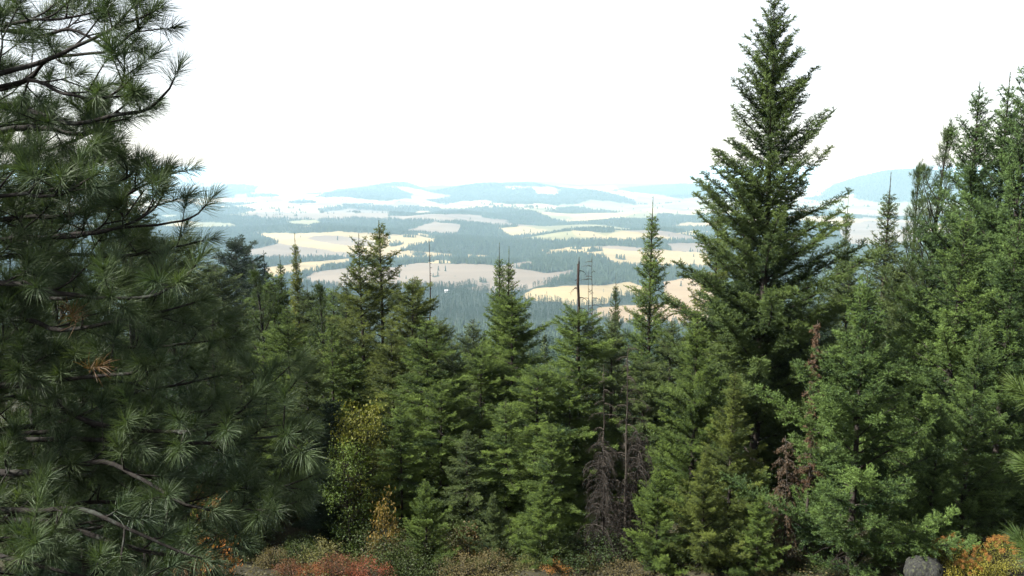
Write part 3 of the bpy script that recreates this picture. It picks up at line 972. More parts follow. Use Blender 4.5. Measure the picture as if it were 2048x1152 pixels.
def bough_geo(wood, fol, path, r0, r, nsub=8, sub=(0.25, 0.6), n=150, nl=0.17, nw=0.0026, start=0.3, rise=0.25, ax=0.13, second=True, spread=1.0, endtuft=True):
    L = np.linalg.norm(np.diff(path, axis=0), axis=1).sum()
    m = len(path)
    s = np.linspace(0, 1, m)
    tube(wood, path, r0 * (1 - s) ** 0.8 + 0.005, 7, 0.5)
    TP, TD, TT = [], [], []
    tan = nrm(np.gradient(path, axis=0))
    if endtuft:
        TP.append(path[-1] - tan[-1] * 0.06); TD.append(tan[-1]); TT.append(0.55)
    for k in range(nsub):
        u = start + (0.97 - start) * (k + r.random()) / nsub
        i = min(m - 2, int(u * (m - 1)))
        p = path[i]; t = tan[i]
        a, b = perp(t[None])
        sgn = 1 if k % 2 else -1
        an = math.radians(35 + 25 * r.random())
        d = t * math.cos(an) + (a[0] * sgn * spread * (0.5 + 0.5 * r.random()) + b[0] * r.normal() * 0.45) * math.sin(an)
        d[2] += rise * r.random()
        d /= np.linalg.norm(d)
        ln = (sub[0] + (sub[1] - sub[0]) * r.random()) * (1.2 - 0.85 * u)
        q = [p]
        dd = d.copy()
        for _ in range(5):
            dd = dd + r.normal(size=3) * 0.10
            dd[2] += 0.10
            dd /= np.linalg.norm(dd)
            q.append(q[-1] + dd * ln / 5)
        q = np.array(q)
        tube(wood, q, np.linspace(max(0.007, r0 * 0.28), 0.004, 6), 5, 0.5)
        TP.append(q[-1] - dd * 0.05); TD.append(dd); TT.append(0.5 + 0.16 * r.normal())
        if second:
            for j in (2, 3, 4):
                if r.random() < 0.55:
                    e = nrm(q[j] - q[j - 1])
                    x = r.normal(size=3); x -= e * x.dot(e); x /= np.linalg.norm(x)
                    d3 = e * 0.7 + x * 0.7; d3[2] += 0.2; d3 /= np.linalg.norm(d3)
                    l3 = 0.07 + 0.16 * r.random()
                    tube(wood, [q[j], q[j] + d3 * l3], [0.005, 0.004], 4, 0.5)
                    TP.append(q[j] + d3 * (l3 - 0.04)); TD.append(d3); TT.append(0.45 + 0.16 * r.normal())
    if TP:
        tufts(fol, np.array(TP), np.array(TD), r, n, ax, nl, nw, np.array(TT))


# the big pine at the left edge: its trunk stands outside the frame, boughs traced one by one
r = np.random.default_rng(17)
TX, TY = -4.75, 5.4
tz0 = gz(TX, TY)
pine = empty('pine_tree', (TX, TY, tz0))
tag(pine, 'big long needled pine filling the left side of the picture with dark boughs', 'tree')
PINE_COL = (0.048, 0.074, 0.040)


def local(g, parent):
    off = np.array(parent.location, np.float32)
    g.v = [v - off for v in g.v]
    return g


g = Geo()
zz = np.linspace(tz0 - 0.3, 6.5, 16)
tube(g, np.stack([TX + 0.05 * np.sin(zz), TY + 0.05 * np.cos(zz * 0.8), zz], -1), 0.17 - 0.10 * (zz - zz[0]) / (zz[-1] - zz[0]), 12)
local(g, pine).build('trunk', M_PBARK, pine, True)
# (photo pixel path with depth) ; nsub ; radius
BOUGHS = [
    ([(0, 150, 4.9), (90, 118, 4.8), (175, 80, 4.7), (250, 45, 4.7), (292, 25, 4.7)], 5, .024),
    ([(0, 178, 5.2), (100, 112, 5.1), (210, 100, 5.0), (262, 62, 4.9), (288, 30, 4.9)], 4, .016),
    ([(0, 38, 5.0), (60, 22, 4.9), (120, 20, 4.8), (190, 5, 4.8)], 7, .016),
    ([(0, 215, 5.3), (70, 232, 5.2), (150, 255, 5.1), (240, 238, 4.9), (300, 225, 4.8), (338, 190, 4.7), (352, 165, 4.7)], 5, .024),
    ([(0, 175, 5.0), (60, 165, 4.9), (120, 190, 4.8), (190, 205, 4.7), (235, 180, 4.6), (250, 160, 4.6)], 8, .018),
    ([(0, 262, 5.6), (90, 255, 5.5), (170, 270, 5.4), (225, 240, 5.3), (262, 210, 5.2)], 8, .030),
    ([(0, 60, 5.8), (80, 70, 5.7), (150, 60, 5.6), (230, 105, 5.6), (262, 90, 5.5)], 8, .018),
    ([(0, 330, 5.6), (90, 340, 5.3), (160, 330, 5.1), (205, 300, 5.0)], 8, .022),
    ([(0, 390, 4.7), (70, 390, 4.6), (120, 385, 4.5), (180, 350, 4.4)], 6, .018),
    ([(0, 440, 5.5), (120, 430, 5.4), (220, 400, 5.3), (290, 360, 5.2), (318, 345, 5.1)], 8, .022),
    ([(60, 470, 5.3), (200, 455, 5.1), (330, 440, 4.9), (385, 424, 4.8), (408, 402, 4.8)], -2, .014),
    ([(0, 480, 5.2), (130, 470, 5.0), (240, 450, 4.9), (310, 420, 4.8), (330, 395, 4.8)], 8, .020),
    ([(0, 560, 4.7), (130, 585, 4.6), (240, 596, 4.5), (320, 592, 4.5), (380, 560, 4.4), (405, 530, 4.4)], 9, .024),
    ([(0, 520, 5.8), (140, 520, 5.6), (260, 520, 5.5), (360, 500, 5.4), (400, 490, 5.4)], 9, .020),
    ([(0, 640, 5.2), (120, 660, 5.0), (240, 640, 4.9), (330, 620, 4.8), (390, 600, 4.8)], 9, .022),
    ([(0, 700, 5.9), (150, 690, 5.7), (290, 700, 5.5), (400, 690, 5.4), (480, 680, 5.3)], 9, .020),
    ([(0, 740, 4.9), (90, 755, 4.8), (200, 745, 4.7), (300, 735, 4.6), (360, 715, 4.5)], 9, .024),
    ([(60, 765, 5.1), (120, 805, 5.0), (190, 835, 4.9), (290, 850, 4.8), (400, 845, 4.7), (470, 818, 4.6), (505, 785, 4.6)], 9, .026),
    ([(200, 850, 5.4), (340, 830, 5.2), (470, 815, 5.1), (550, 800, 5.0), (592, 762, 5.0)], 7, .018),
    ([(150, 880, 5.0), (320, 890, 4.9), (450, 885, 4.8), (540, 875, 4.7), (610, 862, 4.6)], 9, .020),
    ([(0, 945, 4.9), (130, 935, 4.8), (220, 925, 4.7), (290, 960, 4.6), (370, 1005, 4.5), (430, 1020, 4.5)], 7, .032),
    ([(250, 940, 5.2), (400, 960, 5.1), (500, 975, 5.0), (570, 970, 4.9), (620, 950, 4.9)], 7, .018),
    ([(260, 1000, 5.0), (380, 1010, 4.9), (480, 1015, 4.8), (545, 1010, 4.7), (585, 995, 4.7)], 7, .016),
    ([(0, 1015, 4.6), (150, 1012, 4.5), (230, 1045, 4.4), (320, 1085, 4.4), (400, 1110, 4.4)], 6, .028),
    ([(0, 1048, 5.1), (100, 1050, 5.0), (200, 1088, 4.9), (330, 1120, 4.8), (470, 1100, 4.7)], 8, .028),
    ([(0, 870, 5.6), (130, 850, 5.5), (250, 800, 5.3), (350, 780, 5.2), (430, 760, 5.1)], 9, .022),
    ([(0, 1100, 4.4), (90, 1120, 4.3), (200, 1150, 4.3), (300, 1190, 4.3)], 6, .022),
    ([(0, 1000, 6.2), (160, 960, 6.0), (300, 900, 5.8), (420, 900, 5.7), (500, 930, 5.6)], 9, .022),
    ([(0, 600, 6.2), (150, 600, 6.0), (270, 570, 5.9), (350, 540, 5.8)], 9, .022),
    ([(0, 800, 6.2), (140, 780, 6.0), (260, 760, 5.9), (360, 800, 5.8)], 9, .022),
    ([(0, 400, 6.3), (120, 380, 6.1), (230, 370, 6.0), (280, 330, 5.9)], 9, .022),
    ([(0, 300, 6.2), (90, 300, 6.1), (170, 270, 6.0), (235, 240, 5.9)], 7, .020),
    ([(0, 1080, 5.8), (180, 1060, 5.7), (330, 1030, 5.5), (440, 1060, 5.4)], 9, .020),
]
for k_ in range(16):        # outer side of the crown, out of view, added to shade the visible boughs
    z_ = -2.9 + 5.6 * (k_ + r.random()) / 16
    an = math.radians(110 + 150 * r.random())
    L_ = 1.5 + 1.0 * r.random()
    root = np.array([TX, TY, z_])
    d_ = np.array([math.cos(an), math.sin(an), 0.25])
    path = smooth_path([root, root + d_ * L_ * .4, root + d_ * L_ * .75 + np.array([0, 0, .02]), root + d_ * L_ + np.array([0, 0, .2])], 24)
    w_, f_ = Geo(), Geo()
    bough_geo(w_, f_, path, .024, r, 9, (0.2, 0.6), 110, 0.165, 0.0034, start=.25, rise=.35)
    b = local(w_, pine).build('bough', M_PBARK, pine, True)
    nd = local(f_, pine).build('needles', M_PINE, b)
    nd.color = (*PINE_COL, 1)
for k_ in range(14):        # short inner boughs by the trunk
    z_ = -3.1 + 3.0 * (k_ + r.random()) / 14
    an = math.radians(-70 + 130 * r.random())
    L_ = 0.95 + 0.55 * r.random()
    root = np.array([TX, TY, z_])
    d_ = np.array([math.cos(an), math.sin(an), 0.1])
    path = smooth_path([root, root + d_ * L_ * .4, root + d_ * L_ * .75 + np.array([0, 0, .02]), root + d_ * L_ + np.array([0, 0, .15])], 20)
    w_, f_ = Geo(), Geo()
    bough_geo(w_, f_, path, .018, r, 9, (0.15, 0.45), 150, 0.14, 0.0023, start=.3, rise=.35)
    b = local(w_, pine).build('bough', M_PBARK, pine, True)
    nd = local(f_, pine).build('needles', M_PINE, b)
    nd.color = (PINE_COL[0] * .9, PINE_COL[1] * .9, PINE_COL[2] * .9, 1)
for ctrl, ns, r0 in BOUGHS:
    pp = [at(*c) for c in ctrl]
    # root the bough on the trunk, below its first traced point
    q0 = pp[0]
    root = np.array([TX, TY, q0[2] - 0.25 + 0.1 * r.random()])
    path = smooth_path([root] + pp, 40)
    path += np.cumsum(r.normal(size=path.shape) * 0.003, 0)
    w_, f_ = Geo(), Geo()
    L = np.linalg.norm(np.diff(path, axis=0), axis=1).sum()
    vis = np.linalg.norm(pp[0] - root) / L
    top_ = ctrl[0][1] < 300
    bough_geo(w_, f_, path, r0, r, ns - 1 if top_ else max(1, ns + 1), (0.16, 0.50), 165, 0.14, 0.0023, start=min(0.6, vis * 0.75), rise=0.35)
    b = local(w_, pine).build('bough', M_PBARK, pine, True)
    nd = local(f_, pine).build('needles', M_PINE, b)
    k = 0.85 + 0.35 * r.random()
    nd.color = (PINE_COL[0] * k, PINE_COL[1] * k, PINE_COL[2] * k, 1)
# a few withered brown tufts
g = Geo()
TPd = np.array([at(172, 722, 4.5), at(150, 632, 4.6), at(178, 500, 4.8), at(95, 610, 4.7), at(345, 1120, 4.5), at(30, 800, 4.8)])
TPd = TPd[[0, 1, 4]]
tufts(g, TPd - np.array([0, 0, .05]), nrm(np.array([[.6, -.3, .2], [.2, -.5, .6], [.5, -.4, .3], [-.4, -.4, .5], [.7, -.2, .1], [.4, -.4, .4]]))[[0, 1, 4]], r, 60, 0.14, 0.12, 0.0028)
wt = local(g, pine).build('withered_needles', M_PINE, pine)
wt.color = (0.10, 0.058, 0.03, 1)
wt['label'] = 'brown withered needle tufts'

# pine sapling cut by the right edge
PX, PY = 3.75, 5.2
sap = empty('pine_tree', (PX, PY, gz(PX, PY)))
tag(sap, 'bright green pine reaching in at the lower right edge of the picture', 'tree')
g = Geo()
zz = np.linspace(gz(PX, PY) - .2, -0.9, 8)
tube(g, np.stack([PX + 0 * zz, PY + 0 * zz, zz], -1), np.linspace(.07, .02, 8), 9)
local(g, sap).build('trunk', M_PBARK, sap, True)
for ctrl, ns in (([(2160, 1010, 5.2), (2152, 985, 5.1), (2117, 955, 5.0), (2104, 925, 5.0)], 3),
                 ([(2160, 1180, 5.1), (2132, 1180, 5.0), (2092, 1160, 4.9), (2072, 1120, 4.9)], 3),
                 ([(2160, 880, 5.2), (2120, 850, 5.1), (2100, 820, 5.1)], 2)):
    pp = [at(*c) for c in ctrl]
    path = smooth_path([np.array([PX, PY, pp[0][2] - .15])] + pp, 20)
    w_, f_ = Geo(), Geo()
    bough_geo(w_, f_, path, .012, r, ns, (0.10, 0.2), 200, 0.15, 0.0026, start=0.5, rise=0.5)
    b = local(w_, sap).build('bough', M_PBARK, sap, True)
    nd = local(f_, sap).build('needles', M_PINE, b)
    nd.color = (0.060, 0.095, 0.026, 1)


def pine_proto(key, seed, H, R, n, nl, nw, tuft_n=9, clear=0.1, e=(65, 35, 5)):
    r = np.random.default_rng(seed)
    wood, fol = Geo(), Geo()
    zz = np.linspace(0, H, 16)
    tx = 0.03 * H * np.sin(zz / H * 4 + seed) * zz / H
    tube(wood, np.stack([tx, 0 * zz, zz], -1), (0.010 * H + .02) * (1 - zz / H) ** 0.8 + 0.02, 8)
    z = H - 0.35
    tufts(fol, np.array([[tx[-1], 0, H - .1], [tx[-1], 0, H - 0.35], [tx[-1], 0, H - .6]]), np.array([[0, 0, 1.], [0, 0, 1.], [0, 0, 1.]]), r, n * 2, 0.25, nl * 0.9, nw)
    az = 0
    while z > H * clear:
        f = 1 - z / H
        for b in range(r.integers(3, 6)):
            az += 2.4 + 0.3 * r.normal()
            Lb = max(.25, R * f ** 0.6 * (1 + 0.2 * r.normal()))
            el = np.radians(np.interp(f, [0, .5, 1], e) + 7 * r.normal())
            nseg = 9
            s = np.linspace(0, 1, nseg)
            ee = el + 0.5 * s ** 2
            d = np.stack([np.cos(ee) * math.cos(az), np.cos(ee) * math.sin(az), np.sin(ee)], -1) + r.normal(size=(nseg, 3)) * 0.06
            pts_ = np.array([np.interp(z, zz, tx), 0, z]) + np.vstack([[0, 0, 0], np.cumsum(d[:-1] * Lb / (nseg - 1), 0)])
            bough_geo(wood, fol, pts_, .008 + .009 * Lb, r, max(2, int(tuft_n * Lb / R)), (0.2 * min(1, Lb), 0.55 * min(1.2, Lb)), n, nl, nw, start=0.25, rise=0.4, ax=0.2)
        z -= 0.36 + 0.3 * r.random()
    print('PINE', key, wood.tris(), fol.tris())
    PROTO[key] = (wood.mesh('trunk', True), fol.mesh('crown'), H)
    PROTO[key][0].materials.append(M_PBARK)
    PROTO[key][1].materials.append(M_PINE)


pine_proto('pine1', 81, 12, 2.6, 26, 0.20, 0.011)
pine_proto('pine2', 82, 9, 1.9, 60, 0.17, 0.006, clear=0.05)
PG = 'long needled pines in front of the viewpoint'
for key, px, tip, D, col, label, wf, rot in [
    ('pine1', 512, 548, 39, MIDG, 'bushy pine with light tufts below the dark dense fir', 1.0, 0.5),
    ('pine1', 640, 575, 41, MIDG, 'bushy pine left of the open crowned fir pair', 0.9, 1.5),
    ('pine1', 425, 600, 36, MIDG, 'bushy pine right behind the middle tufts of the big pine', 0.95, 2.7),
    ('pine1', 1895, 264, 31, MIDG, 'pine with a brushy leader at the left of the tall spike topped firs', 0.75, 3.3),
    ('pine1', 1838, 340, 33, MIDG, 'shorter pine with a brushy tip in front of the right end of the butte', 0.6, 4.3),
    ('pine2', 225, 205, 13.5, MIDG, 'second pine close behind the upper boughs of the big pine', 0.62, 0.0),
    ('pine2', 70, 215, 12, MIDG, 'pine close behind the upper left boughs of the big pine', 0.6, 1.0),
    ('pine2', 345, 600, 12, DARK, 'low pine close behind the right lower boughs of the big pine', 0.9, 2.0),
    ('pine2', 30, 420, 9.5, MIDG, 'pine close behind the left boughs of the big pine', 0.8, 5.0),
    ('pine2', 130, 700, 9.0, DARK, 'low pine in the shade behind the lower left boughs of the big pine', 0.9, 5.6),  # dark fill, shade behind the boughs put into its needles
]:
    place(key, px, tip, D, col, label, PG, wf, rot, name='pine_tree')


# ------------------------------------------------------------------ dead trees
def dead_tree(name, px, top, D, label, base_r, hh=None, n=14, ln=(0.3, 1.0), droop=0.6, mat=None, broken=False, clear=0.0, fine=2, lo=0.0, group='dead trees', fol=None):
    r = np.random.default_rng(int(px * 7 + top))
    p = at(px, top, D)
    z0 = gz(p[0], p[1])
    H = hh or p[2] - z0
    t = empty(name, (p[0], p[1], p[2] - H))
    tag(t, label, 'dead tree', group)
    g = Geo()
    zz = np.linspace(0, H, 14)
    tx = np.cumsum(r.normal(size=14)) * 0.02; tx -= tx[0]
    ty = np.cumsum(r.normal(size=14)) * 0.02; ty -= ty[0]
    rad = base_r * (1 - (0.45 if broken else 0.9) * zz / H)
    tube(g, np.stack([tx, ty, zz], -1), rad, 8)
    if broken:
        for k in range(4):
            an = k * 1.6
            a = np.array([tx[-1] + rad[-1] * .5 * math.cos(an), ty[-1] + rad[-1] * .5 * math.sin(an), H - .1])
            tube(g, [a, a + np.array([0.02, 0, .15 + .25 * r.random()])], [rad[-1] * .45, .006], 4)
    g.build('trunk', mat or M_DEAD, t, True)
    b = Geo()
    f = Geo()
    for k in range(n):
        if name == 'dead_snag' and b.n:
            b.build('branch', mat or M_DEAD, t)
            b = Geo()
        z = H * (lo + (1 - lo) * (clear + (0.98 - clear) * (k + r.random()) / n))
        az = r.random() * 6.28
        L = (ln[0] + (ln[1] - ln[0]) * r.random()) * (1.1 - 0.6 * z / H)
        s = np.linspace(0, 1, 8)
        el = 0.25 - droop * 2.0 * s
        d = np.stack([np.cos(el) * math.cos(az), np.cos(el) * math.sin(az), np.sin(el)], -1) + r.normal(size=(8, 3)) * 0.09
        pts_ = np.array([np.interp(z, zz, tx), np.interp(z, zz, ty), z]) + np.vstack([[0, 0, 0], np.cumsum(d[:-1] * L / 7, 0)])
        tube(b, pts_, (base_r * 0.16 + .004) * (1 - s) + .0035, 4)
        m = int(fine * 7)
        if m:
            i = r.integers(1, 8, m)
            dd = nrm(d[i] * 0.5 + r.normal(size=(m, 3)) * 0.55 + np.array([0, 0, -droop]))
            l2 = L * (0.12 + 0.25 * r.random(m))
            segs(b, pts_[i], pts_[i] + dd * l2[:, None], 0.004)
            j = r.integers(0, m, m * 2)
            st = pts_[i][j] + dd[j] * (l2[j] * r.random(m * 2))[:, None]
            d3 = nrm(dd[j] * 0.5 + r.normal(size=(m * 2, 3)) * 0.6 + np.array([0, 0, -droop * .8]))
            segs(b, st, st + d3 * (0.5 * l2[j])[:, None], 0.003)
            if fol:
                needles(f, np.concatenate([pts_[i], st]), np.concatenate([dd, d3]), np.concatenate([l2, 0.5 * l2[j]]), np.full(m * 3, .5), 0.035, .05, .014, r, 2, -.5)
    b.build('branch' if name == 'dead_snag' else 'branches', mat or M_DEAD, t)
    if fol:
        o = f.build('crown', M_FIR, t)
        o.color = (*fol, 1)
    return t


dead_tree('dead_snag', 1157, 528, 30.5, 'broken charred snag standing above the round topped fir', 0.085, n=16, ln=(.3, 1.1), droop=.75, mat=M_CHAR, broken=True, lo=.55, fine=1)
dead_tree('dead_snag', 859, 478, 48, 'thin bare grey pole standing alone left of the twin topped fir', 0.11, n=40, ln=(.1, .45), droop=.2, lo=.3, fine=.5, mat=M_CHAR)
dead_tree('dead_snag', 1187, 505, 40, 'thin reddish snag with drooping twigs right of the broken charred snag', 0.07, n=34, ln=(.3, 1.2), droop=.4, lo=.4, fine=1)
dead_tree('dead_snag', 1174, 540, 42, 'thinnest snag, between the charred and the reddish one', 0.055, n=26, ln=(.2, .9), droop=.5, lo=.4, fine=1)
dead_tree('bare_tree', 1208, 728, 22.5, 'left bare tree with grey stem and lichen hung twigs', 0.05, n=34, ln=(.3, .9), droop=.6, fine=3)
dead_tree('bare_tree', 1262, 690, 22, 'right bare tree with curved drooping twigs, taller than its bare neighbour', 0.06, n=44, ln=(.4, 1.15), droop=.65, fine=4)
dead_tree('bare_tree', 1275, 860, 21.3, 'dark tangle of dead twigs right under the taller bare tree', 0.035, n=130, ln=(.5, 1.05), droop=.9, fine=5, mat=M_STEM)
dead_tree('bare_tree', 1215, 880, 21, 'low tangle of dead grey brown twigs at the foot of the bare trees', 0.035, n=110, ln=(.6, 1.15), droop=.8, fine=5, mat=M_STEM)
dead_tree('dead_fir', 1638, 640, 20.3, 'narrow rusty dead fir between the tallest fir and the bright young fir', 0.05, n=120, ln=(.14, .42), droop=.6, fine=3, lo=.3, fol=(.060, .040, .026))
dead_tree('dead_fir', 1578, 870, 19.6, 'low brown withered fir at the left side of the bright young fir', 0.04, n=60, ln=(.3, .8), droop=.8, fine=2, lo=.1, fol=(.048, .036, .025))


# ------------------------------------------------------------------ broadleaf trees and shrubs
def shrub_geo(seed, h, w, stems=7, clumps=60, leaves=28, size=0.06, spread=0.16, tree=False, top=0.0):
    r = np.random.default_rng(seed)
    wood, fol = Geo(), Geo()
    ends = []
    if tree:
        zz = np.linspace(0, h * .93, 10)
        ax = np.stack([.06 * np.sin(zz * 1.3), .06 * np.cos(zz), zz], -1)
        tube(wood, ax, .05 * (1 - zz / h) + .01, 7)
    for k in range(clumps):
        if tree:
            z = h * (0.12 + .85 * r.random() ** .9)
            prof = w * (0.25 + 0.75 * math.sin(math.pi * min(1, .12 + .8 * (1 - z / h))))
            b = np.array([np.interp(z * .8, zz, ax[:, 0]), np.interp(z * .8, zz, ax[:, 1]), z * .82])
            az = r.random() * 6.28
            q = prof * (0.25 + .75 * r.random())
            e = np.array([q * math.cos(az), q * math.sin(az), z])
        else:
            az = r.random() * 6.28
            q = w * math.sqrt(r.random())
            b = np.array([q * .25 * math.cos(az), q * .25 * math.sin(az), 0])
            e = np.array([q * math.cos(az), q * math.sin(az), h * (0.35 + 0.65 * r.random()) * math.sqrt(max(.12, 1 - .75 * (q / w) ** 2))])
        mid = (b + e) / 2 + r.normal(size=3) * .06 + np.array([0, 0, .06])
        tube(wood, smooth_path([b, mid, e], 6), np.linspace(.012, .004, 6), 4)
        ends.append(e)
    E = np.array(ends)
    idx = np.repeat(np.arange(len(E)), leaves)
    m = len(idx)
    c = E[idx] + r.normal(size=(m, 3)) * spread * np.array([1, 1, .7])
    c[:, 2] = np.maximum(c[:, 2], .02)
    n = r.normal(size=(m, 3)) * .7 + np.array([0, 0, .7])
    n = nrm(n)
    a, b2 = perp(n)
    th = r.random(m) * 6.28
    d = a * np.cos(th)[:, None] + b2 * np.sin(th)[:, None]
    sd = np.cross(n, d)
    ln = (size * (.6 + .8 * r.random(m)))[:, None]
    wd = ln * .36
    fold = n * ln * .10
    v = np.stack([c - d * ln * .5, c + sd * wd + fold, c + d * ln * .5, c - sd * wd + fold], 1).reshape(-1, 3)
    i = np.arange(m)[:, None, None] * 4
    f = (i + np.array([[0, 1, 2], [0, 2, 3]])[None]).reshape(-1, 3)
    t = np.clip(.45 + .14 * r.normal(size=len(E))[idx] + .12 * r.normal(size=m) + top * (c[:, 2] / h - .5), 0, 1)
    fol.add(v, f, np.repeat(t, 4))
    return wood, fol


SH = {}
rh = np.random.default_rng(6)
gh = Geo()
nh = 26
az_ = rh.random(nh) * 6.28; q_ = .62 * np.sqrt(rh.random(nh))
E_ = np.stack([q_ * np.cos(az_), q_ * np.sin(az_), .98 - .28 * (q_ / .62) ** 2 + .1 * rh.random(nh)], -1)
id_ = np.repeat(np.arange(nh), 150)
c_ = E_[id_] + nrm(rh.normal(size=(len(id_), 3))) * (rh.random(len(id_)) ** .4)[:, None] * np.array([.10, .10, .075])
n_ = nrm(rh.normal(size=c_.shape)); a_, b_ = perp(n_)
v_ = np.stack([c_ - a_ * .012, c_ + b_ * .012, c_ + a_ * .016], 1).reshape(-1, 3)
gh.add(v_, np.arange(len(v_)).reshape(-1, 3), np.repeat(np.clip(.5 + .2 * rh.normal(size=nh)[id_] + .1 * rh.normal(size=len(id_)), 0, 1), 3))
HEADS = gh.mesh('flower_heads')
HEADS.materials.append(M_LEAF)
for key, kw in {'low1': dict(seed=1, h=1.0, w=.75, clumps=60, leaves=40, size=.042, spread=.11),
                'low2': dict(seed=2, h=1.1, w=.85, clumps=70, leaves=36, size=.045, spread=.12),
                'low3': dict(seed=3, h=.8, w=.9, clumps=70, leaves=40, size=.04, spread=.10),
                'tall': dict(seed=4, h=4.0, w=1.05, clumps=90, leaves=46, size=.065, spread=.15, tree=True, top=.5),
                'wand': dict(seed=5, h=1.6, w=.6, clumps=34, leaves=30, size=.07, spread=.12)}.items():
    w_, f_ = shrub_geo(**kw)
    SH[key] = (w_.mesh('stems', True), f_.mesh('leaves'), kw['h'])
    SH[key][0].materials.append(M_STEM); SH[key][1].materials.append(M_LEAF)


def shrub(name, key, px, top, D, col, label, group=None, wf=1.0, cat='shrub', h=None, heads=None):
    p = at(px, top, D)
    z0 = gz(p[0], p[1])
    H = h or max(.5, p[2] - z0)
    wm, fm, H0 = SH[key]
    t = empty(name, (p[0], p[1], p[2] - H))
    s = H / H0
    t.scale = (s * wf, s * wf, s)
    t.rotation_euler = (0, 0, rng.random() * 6.28)
    tag(t, label, cat, group)
    a = bpy.data.objects.new('stems' if name != 'broadleaf_tree' else 'trunk', wm); COL.objects.link(a); a.parent = t
    b = bpy.data.objects.new('leaves' if name != 'broadleaf_tree' else 'crown', fm); COL.objects.link(b); b.parent = t
    b.color = (*col, 1)
    if heads:
        c = bpy.data.objects.new('flower_heads', HEADS); COL.objects.link(c); c.parent = t
        c.scale = (H0 * 1.0, H0 * 1.0, H0)
        c.color = (*heads, 1)
    return t


YG = (0.12, 0.14, 0.025)
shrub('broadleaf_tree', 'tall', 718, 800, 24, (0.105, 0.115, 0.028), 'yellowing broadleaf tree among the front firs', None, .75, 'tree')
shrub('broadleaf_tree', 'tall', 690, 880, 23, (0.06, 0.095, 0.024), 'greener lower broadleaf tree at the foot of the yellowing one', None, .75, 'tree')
shrub('broadleaf_tree', 'wand', 768, 975, 21.5, (0.15, 0.11, 0.04), 'small sapling with orange tan leaves right of the yellowing broadleaf tree', None, .42, 'tree')
shrub('broadleaf_tree', 'tall', 398, 985, 16.5, YG, 'lit yellow green bush seen through the lowest pine boughs', None, .7, 'tree')
shrub('broadleaf_tree', 'wand', 408, 962, 16.3, (0.27, 0.12, 0.045), 'sapling with rusty orange leaves seen through the lower pine boughs', None, .5, 'tree')
SG = 'low shrubs along the lower edge'
RED = (0.115, 0.05, 0.03); PALE = (0.13, 0.13, 0.06); DULL = (0.10, 0.085, 0.045); ORG = (0.36, 0.17, 0.06); GRN = (0.042, 0.062, 0.022)
